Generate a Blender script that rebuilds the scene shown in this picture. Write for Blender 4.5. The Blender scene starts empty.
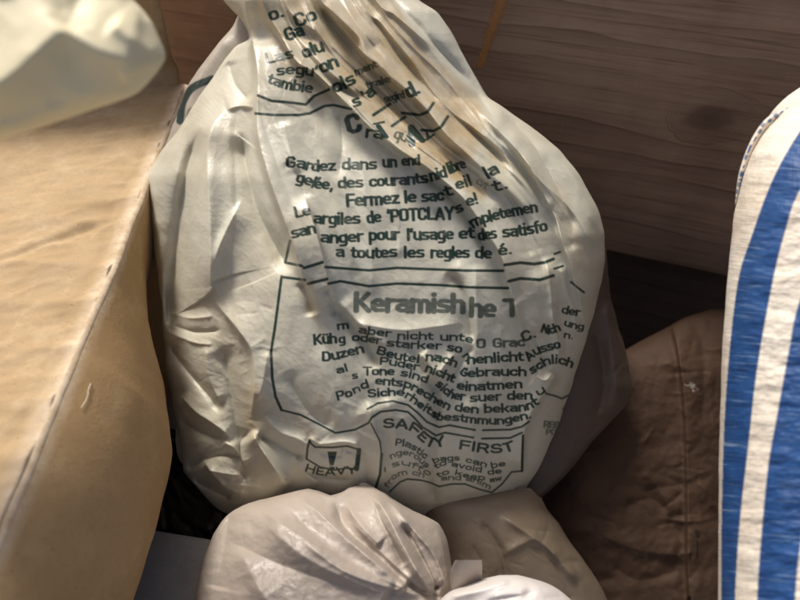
import bpy, math, random
import numpy as np
from mathutils import Vector, Matrix

rng = np.random.default_rng(7)
random.seed(7)
scene = bpy.context.scene
COL = scene.collection

# ------------------------------------------------------------------ camera, light, exposure
CAM = np.array([0.0, 0.0, 0.56])
S2 = math.sqrt(0.5)
FWD = np.array([0.0, S2, -S2]); UP = np.array([0.0, S2, S2]); RIGHT = np.array([1.0, 0.0, 0.0])
cam_d = bpy.data.cameras.new("camera"); cam = bpy.data.objects.new("camera", cam_d); COL.objects.link(cam)
cam.location = CAM; cam.rotation_euler = (math.radians(45), 0, 0)
cam_d.sensor_width = 36; cam_d.lens = 27; cam_d.clip_start = 0.01; cam_d.clip_end = 200
cam_d.dof.use_dof = True; cam_d.dof.focus_distance = 0.40; cam_d.dof.aperture_fstop = 5.6
scene.camera = cam

SUN_ELEV = math.radians(57); SUN_AZ = math.radians(122)      # azimuth: direction the sun is in, from +X towards +Y
world = bpy.data.worlds.new("World"); scene.world = world; world.use_nodes = True
wn = world.node_tree.nodes; wl = world.node_tree.links
sky = wn.new("ShaderNodeTexSky"); sky.sky_type = 'NISHITA'; sky.sun_disc = False
sky.sun_elevation = SUN_ELEV; sky.sun_rotation = math.pi/2 - SUN_AZ
sky.dust_density = 6.0; sky.air_density = 0.8; sky.ozone_density = 0.3
wn["Background"].inputs[1].default_value = 0.115
wl.new(sky.outputs[0], wn["Background"].inputs[0])
sun_d = bpy.data.lights.new("sun", 'SUN'); sun_d.energy = 3.3; sun_d.angle = math.radians(12); sun_d.color = (1.0, 0.965, 0.90)
sun = bpy.data.objects.new("sun", sun_d); COL.objects.link(sun)
sdir = Vector((math.cos(SUN_ELEV)*math.cos(SUN_AZ), math.cos(SUN_ELEV)*math.sin(SUN_AZ), math.sin(SUN_ELEV)))
sun.rotation_euler = sdir.to_track_quat('Z', 'Y').to_euler()
scene.view_settings.view_transform = 'Standard'; scene.view_settings.look = 'None'
scene.view_settings.exposure = 0.0; scene.view_settings.gamma = 1.0

# ------------------------------------------------------------------ helpers
def P(px, py, d):
    """photo pixel (800x600) and distance along the view axis -> world point(s)"""
    px = np.asarray(px, float); py = np.asarray(py, float); d = np.asarray(d, float)
    a = (px-400)/600; b = (300-py)/600
    return CAM + d[..., None]*(FWD + a[..., None]*RIGHT + b[..., None]*UP)

def vnoise(x, y, seed):
    """2-D gradient noise, about -0.7..0.7"""
    r = np.random.default_rng(seed); ang = r.random((256, 256))*2*np.pi
    gx, gy = np.cos(ang), np.sin(ang)
    xi = np.floor(x).astype(int); yi = np.floor(y).astype(int); fx = x-xi; fy = y-yi
    u = fx*fx*fx*(fx*(fx*6-15)+10); v = fy*fy*fy*(fy*(fy*6-15)+10)
    def g(i, j):
        a, b = (xi+i) & 255, (yi+j) & 255
        return gx[a, b]*(fx-i)+gy[a, b]*(fy-j)
    return (g(0,0)*(1-u)+g(1,0)*u)*(1-v)+(g(0,1)*(1-u)+g(1,1)*u)*v

def fbm(x, y, seed, octv=4):
    s = 0; a = 1
    for k in range(octv):
        s = s + a*vnoise(x*2**k, y*2**k, seed+k); a *= .5
    return s

def ridged(x, y, seed, octv=3):
    s = 0; a = 1
    for k in range(octv):
        s = s + a*(1-2.2*np.abs(vnoise(x*2**k, y*2**k, seed+k)))**2; a *= .5
    return s

def spline(pts, n=8):
    """Catmull-Rom through the points"""
    p = np.array(pts, float)
    if len(p) < 3: return p
    q = np.vstack([2*p[0]-p[1], p, 2*p[-1]-p[-2]]); out = []
    for i in range(1, len(q)-2):
        for t in np.linspace(0, 1, n, endpoint=False):
            out.append(.5*((2*q[i])+(-q[i-1]+q[i+1])*t+(2*q[i-1]-5*q[i]+4*q[i+1]-q[i+2])*t*t+(-q[i-1]+3*q[i]-3*q[i+1]+q[i+2])*t**3))
    out.append(p[-1]); return np.array(out)

class Raster:
    """a sheet of values laid over the flat pattern of one bag"""
    def __init__(self, x0, y0, x1, y1, ss):
        self.x0, self.y0, self.ss = x0, y0, ss
        self.w = int((x1-x0)*ss)+1; self.h = int((y1-y0)*ss)+1
        self.a = np.zeros((self.h, self.w))
    def grid(self):
        return np.meshgrid(self.x0+np.arange(self.w)/self.ss, self.y0+np.arange(self.h)/self.ss)
    def window(self, xa, ya, xb, yb):
        i0 = max(0, int((xa-self.x0)*self.ss)); i1 = min(self.w, int((xb-self.x0)*self.ss)+2)
        j0 = max(0, int((ya-self.y0)*self.ss)); j1 = min(self.h, int((yb-self.y0)*self.ss)+2)
        if i1 <= i0 or j1 <= j0: return None
        X, Y = np.meshgrid(self.x0+np.arange(i0, i1)/self.ss, self.y0+np.arange(j0, j1)/self.ss)
        return (slice(j0, j1), slice(i0, i1)), X, Y
    def sample(self, x, y):
        fx = np.clip((x-self.x0)*self.ss, 0, self.w-1.001); fy = np.clip((y-self.y0)*self.ss, 0, self.h-1.001)
        i = fx.astype(int); j = fy.astype(int); u = fx-i; v = fy-j; a = self.a
        return (a[j, i]*(1-u)+a[j, i+1]*u)*(1-v)+(a[j+1, i]*(1-u)+a[j+1, i+1]*u)*v
    def blur(self, n=1):
        for _ in range(n):
            a = self.a; p = np.pad(a, 1, mode='edge')
            a = .25*p[:-2, 1:-1]+.5*a+.25*p[2:, 1:-1]; p = np.pad(a, 1, mode='edge')
            self.a = .25*p[1:-1, :-2]+.5*a+.25*p[1:-1, 2:]
    def fold(self, pts, amp, wpos, wneg, p=1.5, t0=.15, t1=.15, smooth=True):
        """a crease: height amp on the line, falling off over wpos on the side to the line's
        right-hand (clockwise from its run, seen with y down) and wneg on the other"""
        q = spline(pts) if smooth else np.array(pts, float)
        m = 3.0*max(wpos, wneg)+2
        W = self.window(q[:, 0].min()-m, q[:, 1].min()-m, q[:, 0].max()+m, q[:, 1].max()+m)
        if W is None: return
        sl, X, Y = W
        seg = np.linalg.norm(np.diff(q, axis=0), axis=1); cum = np.concatenate([[0], np.cumsum(seg)]); L = cum[-1]
        best = np.full(X.shape, 1e9); sd = np.zeros(X.shape); tt = np.zeros(X.shape)
        for k in range(len(seg)):
            ax, ay = q[k]; tx, ty = (q[k+1]-q[k])/max(seg[k], 1e-6)
            u = np.clip((X-ax)*tx+(Y-ay)*ty, 0, seg[k])
            ex, ey = X-ax-u*tx, Y-ay-u*ty; d2 = ex*ex+ey*ey
            b = d2 < best
            best = np.where(b, d2, best); sd = np.where(b, tx*ey-ty*ex, sd); tt = np.where(b, (cum[k]+u)/L, tt)
        d = np.sqrt(best); w = np.where(sd > 0, wpos, wneg)
        f = np.exp(-(d/w)**p)
        tap = np.ones(X.shape)
        if t0 > 0: tap = tap*np.clip(tt/t0, 0, 1)
        if t1 > 0: tap = tap*np.clip((1-tt)/t1, 0, 1)
        self.a[sl] += amp*f*tap*tap*(3-2*tap)
    def stroke(self, pts, width, val=1.0, cut=False, ay=1.0):
        q = np.array(pts, float); m = width+2
        W = self.window(q[:, 0].min()-m, q[:, 1].min()-m, q[:, 0].max()+m, q[:, 1].max()+m)
        if W is None: return
        sl, X, Y = W; Y = Y*ay; q = q*np.array([1, ay])
        best = np.full(X.shape, 1e9)
        for k in range(len(q)-1):
            dx, dy = q[k+1]-q[k]; l2 = dx*dx+dy*dy+1e-9
            u = np.clip(((X-q[k,0])*dx+(Y-q[k,1])*dy)/l2, 0, 1)
            best = np.minimum(best, (X-q[k,0]-u*dx)**2+(Y-q[k,1]-u*dy)**2)
        v = np.clip((width/2-np.sqrt(best))*self.ss*.8+.5, 0, 1)*val
        self.a[sl] = self.a[sl]*(1-v) if cut else np.maximum(self.a[sl], v)
    def poly(self, pts, val=1.0):
        p = np.array(pts, float)
        W = self.window(p[:,0].min()-1, p[:,1].min()-1, p[:,0].max()+1, p[:,1].max()+1)
        if W is None: return
        sl, X, Y = W; ins = np.zeros(X.shape, bool); n = len(p)
        for i in range(n):
            x1, y1 = p[i]; x2, y2 = p[(i+1) % n]
            c = ((y1 > Y) != (y2 > Y)) & (X < (x2-x1)*(Y-y1)/((y2-y1) or 1e-9)+x1)
            ins ^= c
        self.a[sl] = np.maximum(self.a[sl], ins*val)

# --- a squarish bold alphabet drawn as strokes (x-height 5, capitals 7)
L_, R_, B_, T_, M_, C_, D_ = .75, 4.35, .7, 4.3, 2.5, 6.3, -1.4
def rr(l, b, r, t, k=1.2):   # closed rounded rectangle
    return [(l+k,b),(r-k,b),(r-.3,b+.3),(r,b+k),(r,t-k),(r-.3,t-.3),(r-k,t),(l+k,t),(l+.3,t-.3),(l,t-k),(l,b+k),(l+.3,b+.3),(l+k,b)]
O_ = rr(L_, B_, R_, T_)
GL = {
 'a': (5,[[(L_,T_-.1),(3.3,T_),(R_-.2,T_-.3),(R_,3.2),(R_,.3)],[(R_,2.7),(1.8,2.7),(L_,2.2),(L_,1.2),(1.6,B_),(R_,B_+.2)]]),
 'b': (5,[O_,[(L_,C_+.3),(L_,.3)]]),
 'c': (4.7,[[(R_-.2,3.5),(R_-.6,T_),(2,T_),(L_,3.6),(L_,1.4),(2,B_),(R_-.6,B_),(R_-.2,1.5)]]),
 'd': (5,[O_,[(R_,C_+.3),(R_,.3)]]),
 'e': (5,[[(L_,M_),(R_,M_),(R_,3.5),(3.2,T_),(2,T_),(L_,3.5),(L_,1.4),(2,B_),(R_-.3,B_+.1)]]),
 'f': (3.2,[[(3.1,C_),(2.1,C_),(1.4,C_-.7),(1.4,.3)],[(.3,T_),(2.9,T_)]]),
 'g': (5,[O_,[(R_,T_+.4),(R_,-.6),(3.4,D_),(1.0,D_)]]),
 'h': (5,[[(L_,C_+.3),(L_,.3)],[(L_,3.6),(2,T_),(3.4,T_),(R_,3.5),(R_,.3)]]),
 'i': (1.9,[[(.95,T_+.4),(.95,.3)],[(.95,6.3),(.95,6.6)]]),
 'j': (2.2,[[(1.2,T_+.3),(1.2,-1),(.2,D_)],[(1.2,6.3),(1.2,6.6)]]),
 'k': (5,[[(L_,C_+.3),(L_,.3)],[(L_,2.4),(2.2,2.6),(R_-.1,T_+.2)],[(2.2,2.6),(R_,.4)]]),
 'l': (1.9,[[(.95,C_+.3),(.95,.3)]]),
 'm': (7.4,[[(L_,T_+.3),(L_,.3)],[(L_,3.6),(1.8,T_),(3,T_),(3.7,3.5),(3.7,.3)],[(3.7,3.6),(4.6,T_),(5.8,T_),(6.65,3.5),(6.65,.3)]]),
 'n': (5,[[(L_,T_+.3),(L_,.3)],[(L_,3.6),(2,T_),(3.4,T_),(R_,3.5),(R_,.3)]]),
 'o': (5,[O_]),
 'p': (5,[O_,[(L_,T_+.3),(L_,D_-.4)]]),
 'q': (5,[O_,[(R_,T_+.3),(R_,D_-.4)]]),
 'r': (3.6,[[(L_,T_+.3),(L_,.3)],[(L_,3.3),(1.8,T_),(3.4,T_)]]),
 's': (4.8,[[(R_-.4,T_-.1),(3.2,T_),(1.4,T_),(L_,3.7),(1.1,2.7),(3.8,2.3),(R_-.2,1.6),(3.6,B_),(1.4,B_),(L_-.2,B_+.1)]]),
 't': (3.3,[[(1.3,5.8),(1.3,1.4),(2,B_),(3.1,B_)],[(.2,T_),(3,T_)]]),
 'u': (5,[[(L_,T_+.4),(L_,1.5),(1.7,B_),(3.2,B_),(R_,1.4)],[(R_,T_+.4),(R_,.3)]]),
 'v': (4.8,[[(.5,T_+.4),(2.4,.6),(4.3,T_+.4)]]),
 'w': (6.8,[[(.5,T_+.4),(1.9,.6),(3.4,T_),(4.9,.6),(6.3,T_+.4)]]),
 'y': (4.8,[[(.5,T_+.4),(2.4,.8)],[(4.3,T_+.4),(2.2,-.6),(1.2,D_),(.5,D_)]]),
 'z': (4.6,[[(.5,T_),(4,T_),(.6,B_),(4.2,B_)]]),
 'A': (6.2,[[(.6,.3),(3.1,C_),(5.6,.3)],[(1.5,2),(4.7,2)]]),
 'B': (5.8,[[(.8,B_),(.8,C_),(3.9,C_),(4.7,5.6),(4.7,4.3),(3.9,3.6),(.8,3.6)],[(3.9,3.6),(5,2.8),(5,1.5),(4.1,B_),(.8,B_)]]),
 'C': (5.8,[[(5,4.9),(4.7,5.8),(3.9,C_),(2,C_),(.8,5.4),(.8,1.6),(2,B_),(3.9,B_),(4.7,1.2),(5,2.1)]]),
 'D': (6,[[(.8,B_),(.8,C_),(3.8,C_),(5.1,5.2),(5.1,1.8),(3.8,B_),(.8,B_)]]),
 'E': (5.2,[[(4.6,C_),(.8,C_),(.8,B_),(4.7,B_)],[(.8,3.6),(4.3,3.6)]]),
 'F': (5,[[(4.6,C_),(.8,C_),(.8,.3)],[(.8,3.4),(4.2,3.4)]]),
 'G': (6,[[(5,5.2),(4.2,C_),(2,C_),(.8,5.4),(.8,1.6),(2,B_),(4.2,B_),(5.1,1.4),(5.1,3.3),(3.3,3.3)]]),
 'H': (6,[[(.8,C_+.4),(.8,.3)],[(5.1,C_+.4),(5.1,.3)],[(.8,3.5),(5.1,3.5)]]),
 'I': (2.1,[[(1.05,C_+.4),(1.05,.3)]]),
 'K': (6,[[(.8,C_+.4),(.8,.3)],[(.8,3.2),(2,3.5),(5.1,C_+.2)],[(2.2,3.6),(5.4,.4)]]),
 'L': (4.8,[[(.8,C_+.4),(.8,B_),(4.6,B_)]]),
 'N': (6,[[(.8,.3),(.8,C_),(5.1,B_),(5.1,C_+.4)]]),
 'O': (6,[rr(.8,B_,5.1,C_,1.3)]),
 'P': (5.6,[[(.8,.3),(.8,C_),(3.9,C_),(4.9,5.5),(4.9,3.8),(3.9,3),(.8,3)]]),
 'R': (5.9,[[(.8,.3),(.8,C_),(3.9,C_),(4.9,5.6),(4.9,4),(3.9,3.2),(.8,3.2)],[(3.4,3.2),(5,.3)]]),
 'S': (5.6,[[(4.7,5.4),(3.9,C_),(1.8,C_),(.8,5.5),(.9,4.2),(1.9,3.6),(3.9,3.4),(4.9,2.7),(4.9,1.5),(3.9,B_),(1.6,B_),(.6,1.6)]]),
 'T': (5.4,[[(.3,C_),(5.1,C_)],[(2.7,C_),(2.7,.3)]]),
 'V': (5.8,[[(.5,C_+.4),(2.9,.6),(5.3,C_+.4)]]),
 'Y': (5.8,[[(.5,C_+.4),(2.9,3.2),(5.3,C_+.4)],[(2.9,3.2),(2.9,.3)]]),
 '0': (5,[rr(.8,B_,4.2,C_,1.2)]), '1': (3.4,[[(.2,C_),(2.6,C_),(2.6,.3)]]),
 '.': (2.2,[[(1,.7),(1.2,.7)]]), ',': (2.2,[[(1.2,.7),(.7,-.9)]]), "'": (1.9,[[(1,6.5),(.8,5)]]),
 '!': (2.2,[[(1.1,C_+.4),(1.1,2.6)],[(1.1,.6),(1.1,.8)]]), ' ': (2.6,[]),
 '/': (1.4,[[(.2,.4),(1.2,4.6)]]),
}
def accent(base, extra):
    w, s = GL[base]; return (w, s+extra)
GL['é'] = accent('e', [[(2.1,5.6),(3.4,6.7)]]); GL['è'] = accent('e', [[(3.1,5.6),(1.8,6.7)]])
GL['ü'] = accent('u', [[(1.3,6.2),(1.5,6.2)],[(3.5,6.2),(3.7,6.2)]])
def write(r, text, path, xh, weight=1.0, val=1.0):
    """letters along a baseline; they share out its whole length. xh = x-height"""
    q = spline(path) if len(path) > 2 else np.array(path, float)
    seg = np.linalg.norm(np.diff(q, axis=0), axis=1); cum = np.concatenate([[0], np.cumsum(seg)])
    adv = sum(GL[c][0]+.3 for c in text)-.3; sx = cum[-1]/adv; sy = xh/5
    def at(u, v):
        k = int(np.clip(np.searchsorted(cum, u)-1, 0, len(seg)-1)); t = (q[k+1]-q[k])/seg[k]
        # ease the direction so that letters bend with the sheet
        k2 = int(np.clip(np.searchsorted(cum, u+2)-1, 0, len(seg)-1)); k1 = int(np.clip(np.searchsorted(cum, u-2)-1, 0, len(seg)-1))
        tm = (q[k2+1]-q[k1]); tm = tm/np.linalg.norm(tm)
        p = q[k]+t*(u-cum[k]); return p+np.array([tm[1], -tm[0]])*v
    x = 0; low = path[0][1] > 325; sy *= (.93 if xh < 5 else 1.0) if low else 1.18
    for c in text:
        w, strokes = GL[c]
        for s in strokes:
            fine = []
            for (a, b), (c2, d2) in zip(s[:-1], s[1:]):
                n = 3
                fine += [(a+(c2-a)*k/n, b+(d2-b)*k/n) for k in range(n)]
            fine.append(s[-1])
            pts = [at((x+a)*sx, b*sy) for a, b in fine]
            r.stroke(pts, weight*(2.1 if low else 1.95)*min(sy*.95, (sx*.5+sy*.5)*1.08), val, False, 1.42)
        x += w+.3

# ------------------------------------------------------------------ mesh building
def new_mesh(name, co, quads, attrs=None, smooth=True):
    me = bpy.data.meshes.new(name); n = len(co); m = len(quads); k = quads.shape[1]
    me.vertices.add(n); me.vertices.foreach_set("co", np.ascontiguousarray(co, dtype=np.float32).ravel())
    me.loops.add(m*k); me.loops.foreach_set("vertex_index", np.ascontiguousarray(quads, dtype=np.int32).ravel())
    me.polygons.add(m); me.polygons.foreach_set("loop_start", np.arange(0, m*k, k, dtype=np.int32))
    me.polygons.foreach_set("loop_total", np.full(m, k, dtype=np.int32))
    me.polygons.foreach_set("use_smooth", np.full(m, smooth, dtype=bool))
    me.update(calc_edges=True)
    for a, v in (attrs or {}).items():
        at = me.attributes.new(a, 'FLOAT', 'POINT'); at.data.foreach_set("value", np.ascontiguousarray(v, dtype=np.float32).ravel())
    return me
def link(name, me, mat, parent=None, origin=(0,0,0)):
    o = bpy.data.objects.new(name, me); COL.objects.link(o); me.materials.append(mat)
    if parent is not None: o.parent = parent
    else: o.location = origin
    return o
def thing(name, label, cat, loc, group=None):
    o = bpy.data.objects.new(name, None); COL.objects.link(o); o.location = loc
    o.empty_display_size = .03; o["label"] = label; o["category"] = cat
    if group: o["group"] = group
    return o
def arc(t):
    t = np.clip(t, 0, 1); return np.sqrt(np.maximum(t*(2-t), 0))
def part_label(o, s): o["label"] = s

def shell(name, rows, front, rim, back, mat, parent, dy=.7, nc=200, nb=40, attrs=None, shear=(0,0), edge=1.0, wob=0, wseed=3, warp=None):
    """a closed, puffed sheet of plastic, paper or weave. rows: (y, x left, x right) of its outline;
    front(px,py,s,v) the depth of the face we see, rim(px,py) that of its seam, back(s,v) how far the far face bulges"""
    rows = np.array(rows, float); y = np.arange(rows[0,0], rows[-1,0]+dy*.5, dy); nr = len(y)
    xl = np.interp(y, rows[:,0], rows[:,1]); xr = np.interp(y, rows[:,0], rows[:,2])
    ker = np.exp(-(np.arange(-12, 13)*dy/3.2)**2); ker /= ker.sum()
    sm = lambda a: np.convolve(np.pad(a, 12, mode='reflect', reflect_type='odd'), ker, 'valid')
    xl, xr = sm(xl), sm(xr)
    if wob:
        xl = xl+wob*fbm(y/24, y*0+1.3, wseed, 2); xr = xr+wob*fbm(y/24, y*0+7.3, wseed+9, 2)
    v = (y-y[0])/(y[-1]-y[0])
    t = np.linspace(-1, 1, nc); sf = np.sin(t*np.pi/2)*.35*edge+t*(1-.35*edge)
    tb = np.linspace(1, -1, nb+2)[1:-1]
    s = np.concatenate([sf, np.sin(tb*np.pi/2)])
    Sg, Vg = np.meshgrid(s, v); Y = np.repeat(y[:,None], len(s), 1)
    X = (xl[:,None]+xr[:,None])/2+Sg*(xr-xl)[:,None]/2
    Y = Y+shear[0]*(X-shear[1])
    if warp: Y = Y+warp(X, Y)
    D = rim(X, Y)*np.ones_like(X)
    close = np.clip(1-np.abs(2*Vg-1)**10, 0, 1)**.5
    D[:, :nc] = front(X[:, :nc], Y[:, :nc], Sg[:, :nc], Vg[:, :nc])
    D[:, nc:] = D[:, nc:]+back(Sg[:, nc:], Vg[:, nc:])*close[:, nc:]
    co = P(X, Y, D).reshape(-1, 3)-np.array(parent.location)
    n = len(s); idx = np.arange(nr*n).reshape(nr, n)
    a = idx[:-1, :]; b = np.roll(idx, -1, 1)[:-1, :]; c = np.roll(idx, -1, 1)[1:, :]; d = idx[1:, :]
    quads = np.stack([a, d, c, b], -1).reshape(-1, 4)
    at = {}
    isf = np.zeros_like(X); isf[:, :nc] = 1
    for k, f in (attrs or {}).items(): at[k] = (f(X, Y)*isf)
    return link(name, new_mesh(name, co, quads, at), mat, parent)

def box_mesh(name, lo, hi, mat, parent, bev=.002):
    import bmesh
    bm = bmesh.new(); bmesh.ops.create_cube(bm, size=1)
    for v in bm.verts: v.co = Vector([lo[i]+(v.co[i]+.5)*(hi[i]-lo[i]) for i in range(3)])
    bmesh.ops.bevel(bm, geom=bm.edges[:], offset=bev, segments=2, affect='EDGES')
    me = bpy.data.meshes.new(name); bm.to_mesh(me); bm.free()
    return link(name, me, mat, parent)

# ------------------------------------------------------------------ materials
class NT:
    def __init__(self, name):
        self.m = bpy.data.materials.new(name); self.m.use_nodes = True
        self.n = self.m.node_tree.nodes; self.l = self.m.node_tree.links; self.b = self.n["Principled BSDF"]
        self.tc = self.n.new("ShaderNodeTexCoord").outputs["Object"]
    def link(self, a, b): self.l.new(a, b)
    def val(self, sock, v):
        if hasattr(v, "is_output"): self.l.new(v, sock)
        else: sock.default_value = v
    def noise(self, scale, detail=4, rough=.55, vec=None, dist=0):
        t = self.n.new("ShaderNodeTexNoise"); t.inputs["Scale"].default_value = scale; t.inputs["Detail"].default_value = detail
        t.inputs["Roughness"].default_value = rough; t.inputs["Distortion"].default_value = dist
        self.l.new(vec if vec is not None else self.tc, t.inputs["Vector"]); return t.outputs["Fac"]
    def mapping(self, scale=(1,1,1), rot=(0,0,0), loc=(0,0,0)):
        t = self.n.new("ShaderNodeMapping"); t.inputs["Scale"].default_value = scale; t.inputs["Rotation"].default_value = rot
        t.inputs["Location"].default_value = loc; self.l.new(self.tc, t.inputs["Vector"]); return t.outputs[0]
    def voronoi(self, scale, feature='F1', vec=None):
        t = self.n.new("ShaderNodeTexVoronoi"); t.feature = feature; t.inputs["Scale"].default_value = scale
        self.l.new(vec if vec is not None else self.tc, t.inputs["Vector"]); return t.outputs["Distance"]
    def ramp(self, f, stops):
        t = self.n.new("ShaderNodeValToRGB"); e = t.color_ramp.elements
        while len(e) < len(stops): e.new(.5)
        for k, (p, c) in enumerate(stops):
            e[k].position = p; e[k].color = (c, c, c, 1) if isinstance(c, (int, float)) else (*c, 1)
        self.l.new(f, t.inputs[0]); return t.outputs[0]
    def mix(self, f, a, b, mode='MIX'):
        t = self.n.new("ShaderNodeMix"); t.data_type = 'RGBA'; t.blend_type = mode
        self.val(t.inputs[0], f)
        for s, v in ((6, a), (7, b)):
            self.val(t.inputs[s], v if hasattr(v, "is_output") else (*v, 1))
        return t.outputs[2]
    def math(self, op, a, b=0.0, clamp=False):
        t = self.n.new("ShaderNodeMath"); t.operation = op; t.use_clamp = clamp
        self.val(t.inputs[0], a); self.val(t.inputs[1], b); return t.outputs[0]
    def attr(self, name):
        t = self.n.new("ShaderNodeAttribute"); t.attribute_name = name; return t.outputs["Fac"]
    def bump(self, h, dist=.001, strength=1.0, prev=None):
        t = self.n.new("ShaderNodeBump"); t.inputs["Distance"].default_value = dist; t.inputs["Strength"].default_value = strength
        self.l.new(h, t.inputs["Height"])
        if prev is not None: self.l.new(prev, t.inputs["Normal"])
        return t.outputs[0]
    def out(self, color=None, rough=None, normal=None, **kw):
        if color is not None: self.val(self.b.inputs["Base Color"], color if hasattr(color, "is_output") else (*color, 1))
        if rough is not None: self.val(self.b.inputs["Roughness"], rough)
        if normal is not None: self.l.new(normal, self.b.inputs["Normal"])
        for k, v in kw.items(): self.val(self.b.inputs[k.replace("_", " ")], v)
        return self.m

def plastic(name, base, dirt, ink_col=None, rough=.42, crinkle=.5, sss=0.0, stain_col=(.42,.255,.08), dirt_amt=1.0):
    t = NT(name)
    c = t.mix(t.ramp(t.noise(14, 5), [(.35, 0), (.75, .55*dirt_amt)]), base, dirt)
    c = t.mix(t.ramp(t.noise(90, 4, .65), [(.5, 0), (.8, .35*dirt_amt)]), c, dirt)
    c = t.mix(t.ramp(t.noise(420, 3, .6), [(.66, 0), (.76, .45*dirt_amt)]), c, (.2, .14, .08))       # specks of dust
    if ink_col is not None:
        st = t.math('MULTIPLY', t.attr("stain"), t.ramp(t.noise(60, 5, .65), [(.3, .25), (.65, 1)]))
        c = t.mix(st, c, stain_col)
        wear = t.math('MULTIPLY', t.attr("ink"), t.ramp(t.noise(160, 5, .7), [(.22, .72), (.42, .99)]))
        c = t.mix(wear, c, ink_col)
    h = t.noise(55, 6, .62, dist=.6)
    v = t.voronoi(38, 'SMOOTH_F1', None)
    n1 = t.bump(v, .0022*crinkle, .6)
    n2 = t.bump(h, .0022*crinkle, .7, n1)
    n3 = t.bump(t.noise(480, 3, .6), .00018, .8, n2)
    r = t.ramp(t.noise(70, 4), [(.3, rough-.1), (.7, rough+.14)])
    m = t.out(c, r, n3, Specular_IOR_Level=.5)
    if sss: t.b.inputs["Subsurface Weight"].default_value = sss; t.b.inputs["Subsurface Radius"].default_value = (.006, .004, .0022); t.b.inputs["Subsurface Scale"].default_value = 1
    return m

M_CLAY = plastic("clay_bag_plastic", (.655,.63,.515), (.46,.395,.275), (.012,.036,.025), .40, .14, .16)
M_GUSSET = plastic("clay_bag_gusset_plastic", (.50,.44,.36), (.34,.27,.19), (.018,.034,.028), .42, .5)
M_GUSSET_DARK = plastic("shade_toned_gusset_plastic", (.105,.074,.056), (.065,.045,.034), (.018,.034,.028), .45, .4)  # darker copy of the gusset film; its shade and dark contents put in colour
M_PINK = plastic("thin_pinkish_plastic", (.44,.375,.315), (.36,.295,.24), None, .42, .15, 0, dirt_amt=.6)
M_KNOT = plastic("thin_white_plastic", (.68,.635,.60), (.58,.50,.45), None, .4, .4, 0, dirt_amt=.4)
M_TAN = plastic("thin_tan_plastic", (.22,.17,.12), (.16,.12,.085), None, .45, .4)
M_NEAR = plastic("yellowed_white_plastic", (.90,.80,.53), (.80,.66,.38), None, .55, .06, dirt_amt=.5)
M_BLACK = plastic("black_bin_plastic", (.012,.011,.011), (.03,.028,.026), None, .35, .8)

def paper(name, base, dark, worn, crease=1.0, scuff=None):
    t = NT(name)
    c = t.mix(t.ramp(t.noise(9, 5), [(.35, 0), (.7, 1)]), base, dark)
    c = t.mix(t.ramp(t.noise(260, 4, .7), [(.45, 0), (.75, .55)]), c, dark)
    c = t.mix(t.ramp(t.noise(34, 6, .7), [(.52, 0), (.72, .7)]), c, worn)
    c = t.mix(t.ramp(t.noise(700, 2), [(.68, 0), (.75, .7)]), c, (.08,.05,.03))
    if scuff: c = t.mix(t.math("MULTIPLY", t.attr("ink"), t.ramp(t.noise(130, 4, .7), [(.3, .15), (.6, 1)])), c, scuff)
    n = t.bump(t.noise(30, 5, .6), .003*crease, .6)
    n = t.bump(t.noise(300, 4, .7), .0004, .8, n)
    return t.out(c, t.ramp(t.noise(40, 3), [(.3, .6), (.7, .85)]), n, Specular_IOR_Level=.3)
M_BOX = paper("worn_cardboard", (.50,.352,.192), (.39,.268,.142), (.58,.44,.275), .25, (.74,.60,.44))
M_BOXSIDE = paper("worn_cardboard_side", (.48,.31,.15), (.38,.238,.105), (.54,.38,.205), .12, (.70,.56,.40))  # side toned darker and more orange than the top to imitate its shading
M_PAPER = paper("brown_paper", (.20,.125,.08), (.14,.085,.055), (.24,.16,.105), .8)

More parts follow.
